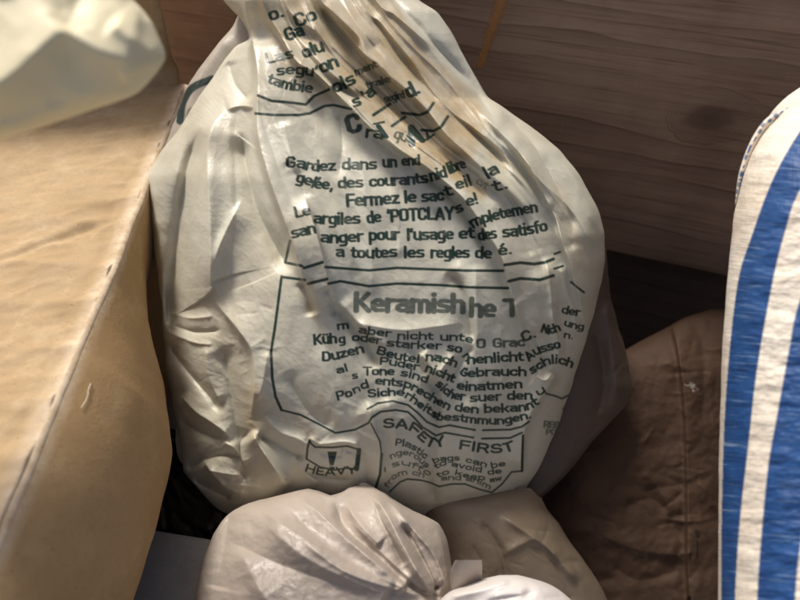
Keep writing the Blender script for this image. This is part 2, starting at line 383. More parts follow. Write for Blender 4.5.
def wood(name, base, dark, light, knot=None, seed=0.0):
    t = NT(name)
    sep = t.n.new("ShaderNodeSeparateXYZ"); t.link(t.tc, sep.inputs[0])
    x, z = sep.outputs[0], sep.outputs[2]
    warp = t.noise(5, 4, .5, t.mapping((.35, 1, 1.6), loc=(seed, 0, 0)))
    zz = t.math('ADD', z, t.math('MULTIPLY', t.math('SUBTRACT', warp, .5), .10))
    if knot:
        dx = t.math('MULTIPLY', t.math('SUBTRACT', x, knot[0]), .62); dz = t.math('SUBTRACT', z, knot[1])
        d = t.math('SQRT', t.math('ADD', t.math('MULTIPLY', dx, dx), t.math('MULTIPLY', dz, dz)))
        d = t.math('ADD', d, t.math('MULTIPLY', t.math('SUBTRACT', t.noise(30, 4), .5), .016))
        near = t.ramp(d, [(.006, 1), (.024, 0)])
        mixv = t.n.new("ShaderNodeMix"); t.link(near, mixv.inputs[0]); t.link(zz, mixv.inputs[2]); t.link(t.math('MULTIPLY', d, 2.6), mixv.inputs[3])
        zz = mixv.outputs[0]
    g = t.math('FRACT', t.math('ADD', t.math('MULTIPLY', zz, 36), t.math('MULTIPLY', t.noise(3, 2, .5, t.mapping((.3,1,2.5))), 6)))
    late = t.ramp(g, [(0, .0), (.55, .12), (.86, .75), (.95, 1), (1.0, 0)])
    late = t.math('MULTIPLY', late, t.ramp(t.noise(9, 4, .6, t.mapping((.35, 1, 2.2), loc=(7, 0, seed))), [(.36, .08), (.62, 1)]))
    fine = t.math('ADD', t.math('MULTIPLY', t.noise(260, 5, .75, t.mapping((.03, 1, 1.5), loc=(seed, 0, 0))), .6), t.math('MULTIPLY', t.noise(60, 4, .6, t.mapping((.06, 1, 1.2), loc=(seed, 3, 0))), .4))
    c = t.mix(t.ramp(fine, [(.38, 0), (.62, 1)]), base, light); c = t.mix(t.ramp(fine, [(.36, .7), (.46, 0)]), c, dark)
    c = t.mix(t.math('MULTIPLY', late, .6), c, dark)
    c = t.mix(t.ramp(t.noise(8, 6, .65), [(.45, 0), (.75, .55)]), c, dark)
    if knot: c = t.mix(t.ramp(d, [(.0, .9), (.009, .6), (.013, 0)]), c, dark)
    crack = t.ramp(t.noise(70, 2, .5, t.mapping((.02, 1, 1.3), loc=(9, 0, seed))), [(.70, 0), (.715, .85)]); c = t.mix(crack, c, (.03,.02,.015))
    scr = t.ramp(t.noise(260, 2, .5, t.mapping((1, 1, .02), rot=(0, .18, 0))), [(.70, 0), (.72, .45)])
    c = t.mix(t.math('MULTIPLY', scr, t.ramp(t.noise(16, 3), [(.5, 0), (.62, 1)])), c, (.36,.30,.26))
    dust = t.ramp(t.noise(380, 3, .7), [(.62, 0), (.8, .5)])
    c = t.mix(dust, c, (.26,.21,.18))
    n = t.bump(late, -.0008, .8); n = t.bump(fine, .0005, .8, n); n = t.bump(t.noise(200, 3), .0003, .6, n)
    return t.out(c, t.ramp(fine, [(.3, .5), (.7, .75)]), n, Specular_IOR_Level=.35)

# ------------------------------------------------------------------ setting: floor
me = new_mesh("floor", np.array([(-3,-3,0),(3,-3,0),(3,3,0),(-3,3,0)], float), np.array([[0,1,2,3]]), smooth=False)
tf = NT("grey_concrete")
cf = tf.mix(tf.ramp(tf.noise(20, 5), [(.35, 0), (.7, 1)]), (.36,.34,.32), (.28,.265,.25))
cf = tf.mix(tf.ramp(tf.noise(300, 3), [(.5, 0), (.75, .6)]), cf, (.46,.44,.41))
M_FLOOR = tf.out(cf, .8, tf.bump(tf.noise(160, 5), .001, .6))
fl = link("floor", me, M_FLOOR); fl["kind"] = "structure"

# ------------------------------------------------------------------ wooden crate wall behind
YAW = math.radians(-20)
wp = P(600, 200, .58)
wall = thing("plank_wall", "dark weathered wooden plank wall with a knot behind the bags", "wall", (wp[0], wp[1], 0))
wall.rotation_euler = (0, 0, YAW)
def wall_local(px, py):
    c, s = math.cos(YAW), math.sin(YAW); n = np.array([s, -c, 0.0])
    a = (px-400)/600; b = (300-py)/600; ray = FWD+a*RIGHT+b*UP
    t = np.dot(n, np.array([wp[0], wp[1], 0])-CAM)/np.dot(n, ray); q = CAM+t*ray-np.array([wp[0], wp[1], 0])
    return (c*q[0]+s*q[1], q[2])
kx, kz = wall_local(712, 118); seam = wall_local(640, 258)[1]
M_WOOD = wood("dark_weathered_wood", (.30,.182,.122), (.12,.07,.048), (.41,.28,.20), (kx, kz))
M_WOOD2 = wood("shadow_toned_wood", (.08,.056,.045), (.03,.02,.016), (.11,.08,.065), None, 3.3)  # darker wood for the lower planks, with their shadow put into the colour
p1 = box_mesh("plank", (-.75, 0, seam), (.55, .022, seam+.285), M_WOOD, wall); part_label(p1, "wide plank with a knot and long grain lines")
p2 = box_mesh("plank", (-.75, .014, seam-.215), (.55, .036, seam-.004), M_WOOD2, wall); part_label(p2, "lower plank, its shadow painted into dark wood")
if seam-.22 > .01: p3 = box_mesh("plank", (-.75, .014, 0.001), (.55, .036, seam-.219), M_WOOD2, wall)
p4 = box_mesh("plank", (.53, -.60, .0), (.552, -.002, seam+.285), M_WOOD2, wall); part_label(p4, "unseen plank added at right to cut sky light")  # out-of-view plank, added to darken the lower right by blocking sky
# saw-dust streak left on the wide plank
def dust_streak():
    a = np.array(wall_local(503, -4)); b = np.array(wall_local(479, 68)); n = 240
    import bmesh
    bm = bmesh.new(); r = random.Random(3)
    for k in range(1500):
        t = r.random(); w = .0032*(1-.35*t)*r.gauss(0, .75)
        p = a+(b-a)*t+np.array([w, 0]); s = r.uniform(.0004, .0012)
        m = Matrix.Translation((p[0], -.0003, p[1])) @ Matrix.Rotation(r.random()*6, 4, 'Y') @ Matrix.Diagonal((s*r.uniform(.7, 2), s*.5, s, 1))
        bmesh.ops.create_icosphere(bm, subdivisions=1, radius=.6, matrix=m)
    me = bpy.data.meshes.new("sawdust_streak"); bm.to_mesh(me); bm.free()
    t = NT("orange_sawdust"); mat = t.out(t.mix(t.noise(500, 2), (.56,.27,.10), (.34,.155,.055)), .9)
    o = link("sawdust_streak", me, mat, wall); o["kind"] = "stuff"; part_label(o, "rusty orange dust streak on the plank")
dust_streak()

# ------------------------------------------------------------------ cardboard box at left
HB = .25; ZB = CAM[2]-HB; XB = -.176
box = thing("cardboard_box", "brown cardboard box with scuffed crumpled top left of the printed bag", "box", (-.3, .25, 0))
org = np.array(box.location)
def edge_x(y): return -.183+(.36-y)*.063+.0022*fbm(y*9, y*0+2.2, 44, 4)
def box_top():
    nx, ny = 300, 300
    u = np.concatenate([np.linspace(0, 1, nx-40)**.8, 1+np.linspace(.02, 1, 40)]); y = np.linspace(-.05, .53, ny); U, Y = np.meshgrid(u, y)
    E = edge_x(Y); rad = .0035; a = np.clip(U-1, 0, 1)*math.pi*.37
    X = np.where(U <= 1, -.62+U*(.62+E-rad), E-rad+rad*np.sin(a)); Z = ZB-rad+np.where(U <= 1, rad, rad*np.cos(a))
    fl = np.clip((1.15-U)/.15, 0, 1)
    Z += fl*(.0035*fbm(X*12, Y*12, 21, 4)+.0020*ridged(X*9+Y*5, Y*24-X*8, 33, 3)-.0015)
    Z -= fl*.0012*np.exp(-((Y-.318-.35*(X+.18)+.012*np.sin(X*40))/.003)**2)*np.clip((-X-.19)/.02, 0, 1)
    Z += fl*.0016*np.exp(-((Y-.326-.35*(X+.18)+.012*np.sin(X*40))/.005)**2)*np.clip((-X-.19)/.02, 0, 1)
    Z -= fl*.0008*np.exp(-((X-E+.015+.003*np.sin(Y*60))/.004)**2)
    co = np.stack([X, Y, Z], -1).reshape(-1, 3)-org
    i = np.arange(nx*ny).reshape(ny, nx); q = np.stack([i[:-1,:-1], i[:-1,1:], i[1:,1:], i[1:,:-1]], -1).reshape(-1, 4)
    return link("top_panel", new_mesh("top_panel", co, q, {"ink": np.clip((U-.98)/.02, 0, 1)*.9}), M_BOX, box)
def box_side():
    ny, nz = 260, 200; y = np.linspace(-.05, .53, ny); T = np.linspace(0, 1, nz); Yg, T = np.meshgrid(y, T)
    # the filled carton sags: its side leans out, more towards the front, and rolls under
    S = .19; p0 = np.radians(np.interp(Yg, [-.05, .10, .16, .21, .25, .29, .33, .53], [56, 53, 48, 48, 60, 80, 90, 93])); p1 = math.radians(150)
    ph = p0+T*(p1-p0); kk = p1-p0
    X = edge_x(Yg)-.0005+S*(np.sin(ph)-np.sin(p0))/kk; Z = ZB-.0021-S*(np.cos(p0)-np.cos(ph))/kk
    k = np.clip(T*6, 0, 1)
    X += .0012*fbm(Yg*22, T*2.2, 51, 3)*k; Z += .0010*fbm(Yg*24, T*3, 57, 3)*k
    co = np.stack([X, Yg, Z], -1).reshape(-1, 3)-org
    i = np.arange(ny*nz).reshape(nz, ny); q = np.stack([i[:-1,:-1], i[1:,:-1], i[1:,1:], i[:-1,1:]], -1).reshape(-1, 4)
    global SIDE; SIDE = np.stack([X, Yg, Z], -1)
    return link("side_panel", new_mesh("side_panel", co, q, {"ink": np.clip((.035-T)/.035, 0, 1)*.9}), M_BOXSIDE, box)
def box_flap():
    nx, nz = 60, 80; u = np.linspace(0, 1, nx); v = np.linspace(0, 1, nz); U, V = np.meshgrid(u, v)
    X = -.62+U*(.62+XB-.027); Z = ZB-.002+V*.2
    Yv = .527+V*.012+.004*fbm(U*6, V*4, 71, 3)+.006*np.exp(-((V-.08)/.05)**2)
    front = np.stack([X, Yv, Z], -1).reshape(-1, 3)-org; bk = np.stack([X, Yv+.004, Z], -1).reshape(-1, 3)-org
    i = np.arange(nx*nz).reshape(nz, nx); N = nx*nz
    q = [np.stack([i[:-1,:-1], i[:-1,1:], i[1:,1:], i[1:,:-1]], -1).reshape(-1, 4), np.stack([i[:-1,:-1], i[1:,:-1], i[1:,1:], i[:-1,1:]], -1).reshape(-1, 4)+N]
    for edge in (i[:, -1], i[::-1, 0], i[-1, ::-1]):
        q.append(np.stack([edge[:-1], edge[:-1]+N, edge[1:]+N, edge[1:]], -1))
    o = link("flap", new_mesh("flap", np.vstack([front, bk]), np.vstack(q)), M_BOX, box); part_label(o, "raised flap at the back of the box"); return o
box_top(); box_side(); box_flap()
# the rest of the carton: back and hidden sides down to the floor
cb = box_mesh("carton_body", (-.62+.3+.0, -.05-.25, .0), (XB-.085+.3, .52-.25, ZB-.045), M_BOXSIDE, box, .004)
def straw():
    f = SIDE.reshape(-1, 3)-CAM; dd = f@FWD; px = 400+600*(f@RIGHT)/dd; py = 300-600*(f@UP)/dd; pts = []
    for t in np.linspace(0, 1, 6):
        k = np.argmin((px-(92-10*t+.3*math.sin(t*3)))**2+(py-(379+28*t))**2); pts.append(SIDE.reshape(-1, 3)[k]+np.array([.0006, -.0002, .0007]))
    cu = bpy.data.curves.new("straw", 'CURVE'); cu.dimensions = '3D'; cu.bevel_depth = .0002; cu.bevel_resolution = 2
    sp = cu.splines.new('POLY'); sp.points.add(5); o0 = pts[0]
    for a, b in zip(sp.points, pts): a.co = (*(b-o0), 1)
    tmp = bpy.data.objects.new("straw_curve", cu); me = bpy.data.meshes.new_from_object(tmp); bpy.data.objects.remove(tmp)
    t = NT("pale_straw"); o = link("straw", me, t.out((.82,.76,.62), .5), None, tuple(o0))
    o["label"] = "short thin pale straw lying on the side of the cardboard box"; o["category"] = "straw"
straw()
# ------------------------------------------------------------------ printed clay bag
CLAY = thing("printed_plastic_bag", "large grimy white plastic bag printed with dark green text, leaning on planks", "bag", tuple(P(400, 430, .50)*np.array([1,1,0])))
H = Raster(110, -150, 660, 545, 2)           # creases, metres
ink = Raster(120, -30, 660, 545, 3)
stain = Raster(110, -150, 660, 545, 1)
GX, GY = H.grid()
mm = .001
def F(pts, amp, wp, wn, p=1.12, t0=.15, t1=.15): H.fold(pts, 1.6*amp*mm, wp, wn, p, t0, t1)

# broad left gusset drop beside the printed panel (panel edge runs down the left)
edgeL = [(236,-60),(246,10),(252,40),(257,75),(257,130),(268,175),(284,220),(298,262),(310,300),(322,335)]
F(edgeL, 14, 2.6, 55, 1.25, 0, .25)
F([(330,360),(318,330),(308,298),(296,262),(283,222)], -1.5, 4, 10)
# neck pleats
F([(250,-80),(262,0),(280,35),(297,62),(318,75),(347,104),(373,130),(400,150),(425,166),(445,182),(462,197),(475,214),(486,232),(498,250),(506,270),(512,296),(522,330),(532,362)], 8.5, 2.0, 13, 1.25, 0, .2)
F([(418,172),(440,188),(456,204),(470,222),(482,242),(492,262)], -3.2, 4, 4, 1.5)
F([(268,-80),(285,0),(300,20),(314,30),(327,43),(350,60)], 5, 5, 9, 1.4, 0, .4)
F([(290,-80),(318,-5),(330,8),(350,27),(360,38),(366,53),(380,65),(393,78),(411,92),(430,110),(448,135),(466,152),(488,175),(507,190),(526,206),(543,224)], 9.5, 6.5, 10, 1.9, 0, .2)
F([(335,-40),(372,14),(395,48),(420,80),(446,108),(476,136),(505,165),(525,190)], -4, 6, 6, 1.6, 0, .2)
F([(300,60),(330,84),(352,92),(374,104),(398,128),(420,148)], -3.5, 6, 7, 1.6)
F([(340,52),(362,78),(392,104),(420,132),(448,160),(476,186),(497,205)], -4.5, 5, 5, 1.6)
F([(310,-80),(363,5),(380,22),(396,42),(414,64),(432,90),(452,112),(474,128),(500,150),(516,175),(535,200),(552,226)], 5, 4, 9, 1.2, 0, .25)
F([(320,-80),(376,0),(394,14),(414,31),(436,50),(458,72)], 3.6, 3, 8, 1.15, 0, .3)
F([(330,-80),(394,0),(414,22),(435,46),(450,62),(475,90),(500,130)], -6, 3, 6, 1.4, 0, .3)
F([(470,100),(490,122),(511,143),(527,162),(538,182),(547,200),(556,218),(562,240),(572,270),(580,300),(586,330)], 8, 3.5, 18, 1.3)
F([(500,110),(530,140),(545,165),(558,190),(570,215),(574,240)], -5, 8, 10)
F([(520,150),(538,178),(565,203),(582,226),(594,253)], 3.5, 5, 8)
F([(546,205),(556,214),(566,232),(574,252)], -2.5, 5, 5)
F([(500,128),(540,150),(575,190),(600,235)], 3, 10, 12)
F([(346,95),(366,118),(392,142),(430,180)], 2.0, 2, 5, 1.3)
F([(300,38),(330,70),(362,98)], 2.4, 3, 6, 1.4)
# left gusset: vertical folds
F([(246,44),(234,50),(217,71),(197,100),(180,128),(160,155),(148,178)], 3, 30, 3)
F([(238,103),(218,117),(210,135),(207,160),(209,200),(210,240),(211,285),(213,285),(222,312)], 10, 22, 16, 1.15, .2, .25)
F([(200,125),(188,165),(180,215),(175,260),(170,305),(172,340)], -11, 9, 13, 1.4)
F([(240,130),(246,165),(256,205),(272,240),(292,275)], -6.5, 12, 6, 1.3)
F([(244,196),(230,222),(219,246),(213,270)], 3.0, 3.5, 14, 1.1, .3, .3)
F([(226,110),(240,106),(254,108)], 2, 2, 9, 1.2, .2, .1)
F([(148,182),(152,215),(158,250),(162,300)], 4, 5, 8)
F([(228,60),(236,85),(250,102)], -3, 8, 8)
# step where the printed panel overlaps the lower left
F([(211,283),(216,302),(238,330),(252,354),(254,390),(251,420)], 7, 2.5, 26, 1.2, .45, .2)
F([(222,345),(232,400),(240,446)], -5, 8, 9)
F([(167,342),(180,362),(195,380),(210,398),(222,415)], -4, 4, 7)
F([(172,325),(196,332),(222,330)], -2.2, 3, 3); F([(168,312),(190,318),(214,316)], 1.6, 3, 3)
F([(165,330),(192,342),(214,345)], 1.7, 3, 4); F([(205,345),(210,380),(222,404)], 3, 6, 6)
F([(180,395),(196,412),(214,424),(232,438)], 4, 4, 8); F([(178,418),(196,430),(222,440)], -3, 4, 4)
F([(251,430),(258,443),(267,457),(278,473),(290,488)], 8, 8, 5, 1.4)
F([(255,434),(275,443),(296,455),(306,460)], -5, 7, 4)
F([(201,457),(215,477),(230,490),(250,494)], 4, 4, 7); F([(222,441),(236,450),(246,466)], 4, 4, 5)
F([(185,470),(200,462),(222,455),(244,458)], -3.5, 3, 5); F([(190,480),(212,490),(232,500)], -4, 4, 5)
F([(248,429),(240,446),(243,468),(246,482)], -5, 5, 4)
F([(206,470),(226,474),(246,476)], 2.2, 2.5, 4); F([(215,484),(236,485),(262,488)], 2, 2.5, 4)
F([(262,415),(280,432),(300,440),(312,450)], 3, 7, 6); F([(256,402),(262,385),(268,350)], 1.5, 6, 6)
# printed panel
F([(302,190),(310,212),(317,235),(323,258),(328,280),(334,306)], 4, 14, 1.6, 1.3, .2, .1)
F([(303,280),(307,292),(314,316)], -5, 5, 4, 1.6); F([(325,286),(332,304),(336,318)], -3, 5, 4)
F([(334,306),(350,327),(366,347),(380,369)], -4.5, 7, 4, 1.3)
F([(338,300),(352,316),(370,332),(392,350)], 2.0, 5, 10)
F([(352,322),(400,330),(440,326),(464,322)], 2.4, 8, 10)
F([(445,272),(458,282),(466,300),(470,322),(473,345)], -3.6, 8, 3.5)
F([(476,262),(476,300),(478,345)], 1.6, 12, 8)
F([(473,345),(465,356),(456,372),(448,384)], -2.4, 5, 4); F([(456,352),(444,366),(434,380),(424,372)], 2.2, 5, 5)
F([(420,352),(430,366),(436,378)], 3.2, 4, 5); F([(405,345),(418,362),(428,380),(436,396)], -2, 4, 5)
F([(430,372),(436,400),(437,425),(434,447),(431,465),(432,485),(436,508)], -4.5, 7, 7, 1.3)
F([(384,395),(393,420),(398,450),(402,480)], 3.0, 16, 12); F([(466,395),(472,430),(474,470),(472,500)], 2.4, 16, 14)
F([(366,398),(370,412),(376,432),(382,455),(380,474),(376,490)], 3, 9, 4, 1.3)
F([(372,425),(388,440),(392,470)], -1.5, 6, 5)
F([(521,300),(526,330),(534,362),(540,385)], -2.4, 6, 4)
F([(545,255),(550,285),(553,320),(558,345),(557,372)], 4, 4, 9, 1.3)
F([(556,372),(547,389),(538,402),(528,420),(523,440),(520,472)], 5.5, 12, 3.5, 1.4, .1, .1)
F([(560,262),(566,290),(574,312),(576,335)], 2.2, 4, 6); F([(556,300),(564,330),(566,360)], -2.4, 5, 5)
F([(530,330),(541,352),(548,372)], -3.5, 6, 6); F([(534,374),(545,380),(553,372)], 3.5, 5, 5)
F([(512,300),(528,322),(545,335)], 2, 6, 8)
F([(286,370),(300,400),(315,418),(334,429)], -2.2, 6, 9)
F([(308,436),(320,444),(345,442),(362,447)], 2.2, 3, 4); F([(318,452),(338,456),(352,450)], -1.6, 4, 4); F([(340,452),(352,456),(356,466)], 2.2, 4, 4)
F([(300,470),(325,478),(352,480)], -3, 4, 4); F([(292,452),(302,468),(320,486)], 2.6, 4, 5); F([(360,450),(366,470),(368,490)], -2.2, 4, 5)
F([(286,160),(300,180),(306,200)], -1.6, 5, 5); F([(340,110),(342,150),(338,180)], -1.6, 8, 8); F([(360,150),(366,200),(372,260),(372,300)], 1.4, 12, 12)
F([(282,120),(290,150),(296,175)], 1.4, 8, 8); F([(390,180),(398,220),(400,260)], 1.0, 10, 10); F([(436,205),(446,240),(460,268)], -1.6, 8, 6)
F([(306,100),(320,92),(334,84)], 1.6, 4, 6); F([(500,200),(515,222),(528,250),(538,280)], -1.8, 7, 8); F([(530,250),(536,275),(540,300)], 1.2, 8, 8)
# long pleats and drapes that run on between the main folds
def resample(p, n=14):
    q = spline(p); d = np.concatenate([[0], np.cumsum(np.linalg.norm(np.diff(q, axis=0), axis=1))]); t = np.linspace(0, d[-1], n)
    return np.stack([np.interp(t, d, q[:,0]), np.interp(t, d, q[:,1])], -1)
def drapes(ga, gb, fs, amp, wid, seed, p=1.15, sub=(0, .25, .6, 1)):
    a, b = resample(ga), resample(gb); r = np.random.default_rng(seed)
    for f in fs:
        f = f+r.normal(0, .025)+np.cumsum(r.normal(0, .012, 14)); q = a*(1-f)[:,None]+b*f[:,None]
        i0 = int(r.uniform(sub[0], sub[1])*13); i1 = max(i0+4, int(round(r.uniform(sub[2], sub[3])*13)))
        w = r.uniform(*wid); H.fold(q[i0:i1+1], r.choice([1, 1, -1])*r.uniform(*amp)*mm, w*r.uniform(.5, 1.2), w*r.uniform(.7, 1.8), p, .12 if i0 else 0, .35)
gA = [(250,-80),(262,0),(297,62),(347,104),(400,150),(462,197),(498,250),(512,296),(524,340)]
gR = [(345,-80),(396,0),(450,62),(500,128),(550,175),(582,222),(592,270),(586,330)]
gL1 = [(243,44),(212,80),(180,128),(160,180),(165,260),(175,340),(190,420),(205,470)]
gL2 = [(250,44),(256,90),(258,130),(270,180),(262,260),(256,330),(252,400),(250,450)]
gC = [(262,60),(262,130),(290,220),(320,300),(335,380),(345,470)]
drapes(gA, gR, np.linspace(.06, .95, 15), (1.5, 3.8), (2.2, 5), 101, 1.15, (0, .2, .7, 1))
drapes(gA, gR, np.linspace(.1, .5, 7), (1.0, 2.4), (1.6, 3), 105)
drapes(gL1, gL2, np.linspace(.1, .7, 7), (.7, 1.8), (6, 13), 102, 1.4)
drapes(gC, gA, np.linspace(.1, .85, 8), (.5, 1.3), (6, 13), 103, 1.5)
drapes([(300,330),(320,400),(330,470)], [(520,330),(520,400),(515,480)], np.linspace(.1, .9, 8), (.5, 1.2), (4, 10), 104, 1.4)
# many small random creases that follow the sheet
def little_creases(Hr, n, region, ang_fn, amp, seed, lens=(10, 45), wid=(1.2, 4.5)):
    r = np.random.default_rng(seed); x0, y0, x1, y1 = region
    for k in range(n):
        x = r.uniform(x0, x1); y = r.uniform(y0, y1); a = math.radians(ang_fn(x, y)+r.normal(0, 24)); l = r.uniform(*lens)
        pts = [(x, y)]; b = a
        for q in range(3):
            b += r.normal(0, .28); x += math.cos(b)*l/3; y += math.sin(b)*l/3; pts.append((x, y))
        w = r.uniform(*wid)
        Hr.fold(pts, r.choice([-1, 1])*r.uniform(.2, 1)*.42*amp*w/3*mm, w*r.uniform(.5, 1.3), w*r.uniform(.5, 1.3), 1.4, .3, .3)
def clay_ang(x, y):
    if x < 250: return 82
    if y < 180: return 48
    if x > 480: return 62
    return 75 if y > 260 else 65
little_creases(H, 190, (145, 40, 600, 510), clay_ang, .9, 5, (8, 40), (.9, 3.2))
little_creases(H, 34, (240, -20, 480, 180), clay_ang, 1.1, 6, (40, 130), (1, 3))
little_creases(H, 130, (160, 300, 260, 505), lambda x, y: 25 if (x+y) % 7 < 3.5 else 70, 1.6, 8, (10, 42), (1.0, 3.2))
little_creases(H, 60, (260, 400, 400, 500), lambda x, y: 30, 1.4, 11, (10, 40))
H.a += .0013*fbm(GX/46, GY/62, 3, 3)+.0003*(ridged((GX*.8-GY*.55)/26, (GX*.55+GY*.8)/70, 14, 3)-.6)
pat = np.clip(fbm(GX/60, GY/60, 77, 3)*1.6+.45, 0, 1)
H.a += pat*.00011*(ridged(GX/9+fbm(GX/20, GY/20, 81, 2)*1.5, GY/17, 82, 3)-.5)+.00009*(1-pat)*(ridged((GX+GY*.4)/14, (GY-GX*.4)/6, 86, 2)-.5)
low_l = np.clip((262-GX)/20, 0, 1)*np.clip((GY-290)/40, 0, 1)
H.a += low_l*.00018*(ridged((GX*.9+GY*.3)/48+fbm(GX/40, GY/40, 91, 2), (GY*.9-GX*.3)/12, 92, 3)-.5)
H.blur(1)

# --- print
def T(text, path, xh, weight=1.0, val=1.0): write(ink, text, path, xh, weight, val)
def line(pts, w=2.8, val=1.0, sm=False): ink.stroke(spline(pts) if sm else pts, w, val)
T("o.", [(270.5,21.7),(285,16.5)], 8.5); T("Co", [(297,28),(318,19.5)], 8.6); T("Ga", [(287.5,42),(305,35)], 8.4)
T("Las", [(267,64.5),(294.5,58)], 7.0); T("olu", [(304.5,59),(325,51)], 8.2); T("segu'", [(277,76),(295,74.5),(317,77)], 6.8)
T("on", [(322,74),(339.5,66)], 8.6); T("tambie", [(267,83),(285,89),(312,93.5)], 6.8); T("ols", [(335,94),(357,83)], 8.4)
T("ment", [(356,76),(378,67)], 4.8, 1, .85); T("s 'a", [(354,108),(366,103),(377,93)], 7.6); T("trale", [(367,89.5),(391,82)], 5, 1, .85)
T("segird", [(385,103),(405,98)], 5, 1, .9); T("d.", [(409,99),(421,93)], 9.5); T("C", [(349,135),(363,131)], 12, 1.1)
T("ra", [(365,137.5),(383,139.5)], 7.6); T("l", [(383,140),(390,135)], 9, 1.4); T("que", [(393,138),(412,145)], 7, .8, .85); T("A", [(411,146),(424,141)], 12, 1.3); T("y", [(423,137),(432,141)], 6)
line([(258,95.5),(272,101),(285.5,102),(306,104.5),(314,96),(329,89.5)]); line([(373.5,115),(390,104)], 3.2); line([(402,113),(420,115),(427.5,112),(433.5,103)], 3)
line([(255.5,113.5),(273.5,115),(299,115),(309.5,113.5),(324.5,106),(333.5,105),(351,109)]); line([(374,124),(384,122)], 2.2); line([(392,126),(405,117)], 3); line([(421.5,130),(433.5,131),(441,127),(448,116.5)], 3)
T("Gardez", [(286,168),(300,168.4),(313,171.5),(336,171)], 7.2); T("dans", [(342,170),(377,169.5)], 7.2); T("un", [(383,168),(397,167)], 7.2); T("end", [(402,166),(420,165)], 6.6)
T("gelée,", [(295.5,182),(307,185.3),(316,188.8),(333,190)], 7.2); T("des", [(338,188.6),(363.5,187.6)], 7.2); T("courants", [(369.5,187.2),(400,185.5),(428.5,183)], 7.2)
T("nid", [(431,181.5),(447.5,177)], 7.2); T("libre", [(449.5,174.2),(466.5,168)], 7.2); T("la", [(487.5,179.5),(500,172.5)], 8)
T("Fermez", [(346.5,207),(399.5,204)], 8.2); T("le", [(404.5,203.2),(416.5,202.4)], 7.8); T("sac", [(422,202.5),(444,200.8)], 7.6); T("t", [(446,197.5),(453.5,195)], 7.4)
T("eil", [(457,190.2),(472.5,185)], 7.2); T("c/t", [(475,183),(486,190)], 5, .8, .6); T("t.", [(494,192.8),(509.5,188)], 7.6)
T("Le", [(296,218.5),(311,215)], 7.2); T("argiles", [(313.5,223.6),(338,224.6),(360.5,224)], 7.4); T("de", [(367.5,224),(381.5,222)], 7.6); T("'POTCLAY", [(387.5,222.4),(420,220.6),(454,219.6)], 8); T("s", [(457,214),(464.5,210.5)], 6.6)
T("e!", [(467.5,207),(479,203.6)], 7.2); T("san", [(292.5,239),(316.5,233)], 7.4); T("anger", [(320.5,242.6),(338,243.2),(363.5,241.6)], 7.4); T("pour", [(369,241),(399.5,240)], 7.6)
T("l'usage", [(407,240.8),(453.5,239.5)], 7.6); T("et", [(459,239.4),(474.5,238.5)], 7.6); T("des", [(479,241),(497,238.5)], 7.4); T("satisfo", [(503,238),(525,235.5),(548,231)], 7.6)
T("mpletemen", [(473.5,228.4),(481,224.4),(511,217),(538,212)], 7.2); T("a", [(336,257.3),(344.5,256.9)], 7.2); T("toutes", [(351,258),(375,258.6),(397.5,257)], 7.4); T("les", [(403.7,258.2),(424.5,257.8)], 7.4)
T("regles", [(430.7,258.2),(469.5,258.2)], 7.4); T("de", [(475,258.3),(491.5,258.9)], 7.4); T("é.", [(499,256.2),(512.5,254)], 7.2)
line([(290,241),(285.2,262.5),(302,266)]); line([(304,268),(322.5,262.3)], 3.2); line([(325.5,267),(369,270.4),(397,267.9),(430,269.2),(466,270.6),(503,270.8)])
line([(504.7,264.9),(520.5,262.7),(534,264),(545,262.4),(553.5,259)], 3.2); line([(554.5,254),(560,252)], 2.2)
line([(282,277),(305,280)]); line([(308,283.8),(327,279)], 3.2); line([(328.5,283.7),(340.5,281.2),(369,286.2),(397,283.6),(442,285.2),(467.5,287.2),(508,288.2)])
line([(508.5,281.3),(520.5,278.4),(540,279.8),(553.3,275.6)], 3.2); line([(554.5,268.7),(563,266)], 2.4); line([(571,282),(577,287),(584,292.5)], 2.2)
line([(281.6,276.5),(275,327),(271,352),(272.4,379),(275.5,396.5),(281.5,410)], 2.9); line([(281.5,410),(301,415),(317.5,423.5),(335.5,433),(355,429.7),(368.5,423),(372,417.2),(381,411.6),(396,410),(408,412),(414,417.5),(422.5,427),(436,435.6),(445,432.6),(473.5,437.6)], 2.1)
line([(482,438.6),(510,438),(522,432.6)], 2.1); line([(367.5,409),(378,403.2),(393,401),(408,405),(418,413),(427,422),(439,427.2),(449.5,425.2),(475,430)], 2.1); line([(483,430.2),(510,429.6),(522,426.6),(529,421.6)], 2.1)
line([(371,423.5),(380,441.5),(382,458)], 1.6); line([(381.6,454),(380,474.5),(375.5,488)], 2.8); line([(523,435.5),(522,471)], 2.6)
line([(522,471),(511.5,472),(502.5,483.5),(492,492.5),(480,489.5),(465,484),(452,484),(439,486.5),(430,482.5),(421,480.2),(407.5,479),(400,482),(389.5,492)], 1.7)
T("Keramish", [(354,312),(464.5,313.4)], 12, 1.12, .82); T("he", [(469.5,317),(495.5,317.6)], 12, 1.05, .85); T("1", [(504.5,316.6),(514.5,316.4)], 11, 1.15, .85)
T("rn", [(337.5,330),(349,328.5)], 6); T("aber", [(358,333),(374,335.4),(391,337.2)], 5.8); T("nicht", [(397,339.4),(415,339.6),(433,340)], 5.8); T("unte", [(440,341),(460,341),(472.5,344)], 6)
T("Küh", [(314,345),(337,343)], 7.6); T("g", [(339,343.6),(345.5,343)], 6.6); T("oder", [(352,341.4),(360,341.4),(381,344.4)], 6); T("starker", [(386,346.4),(412,348.6),(441.5,349.6)], 6)
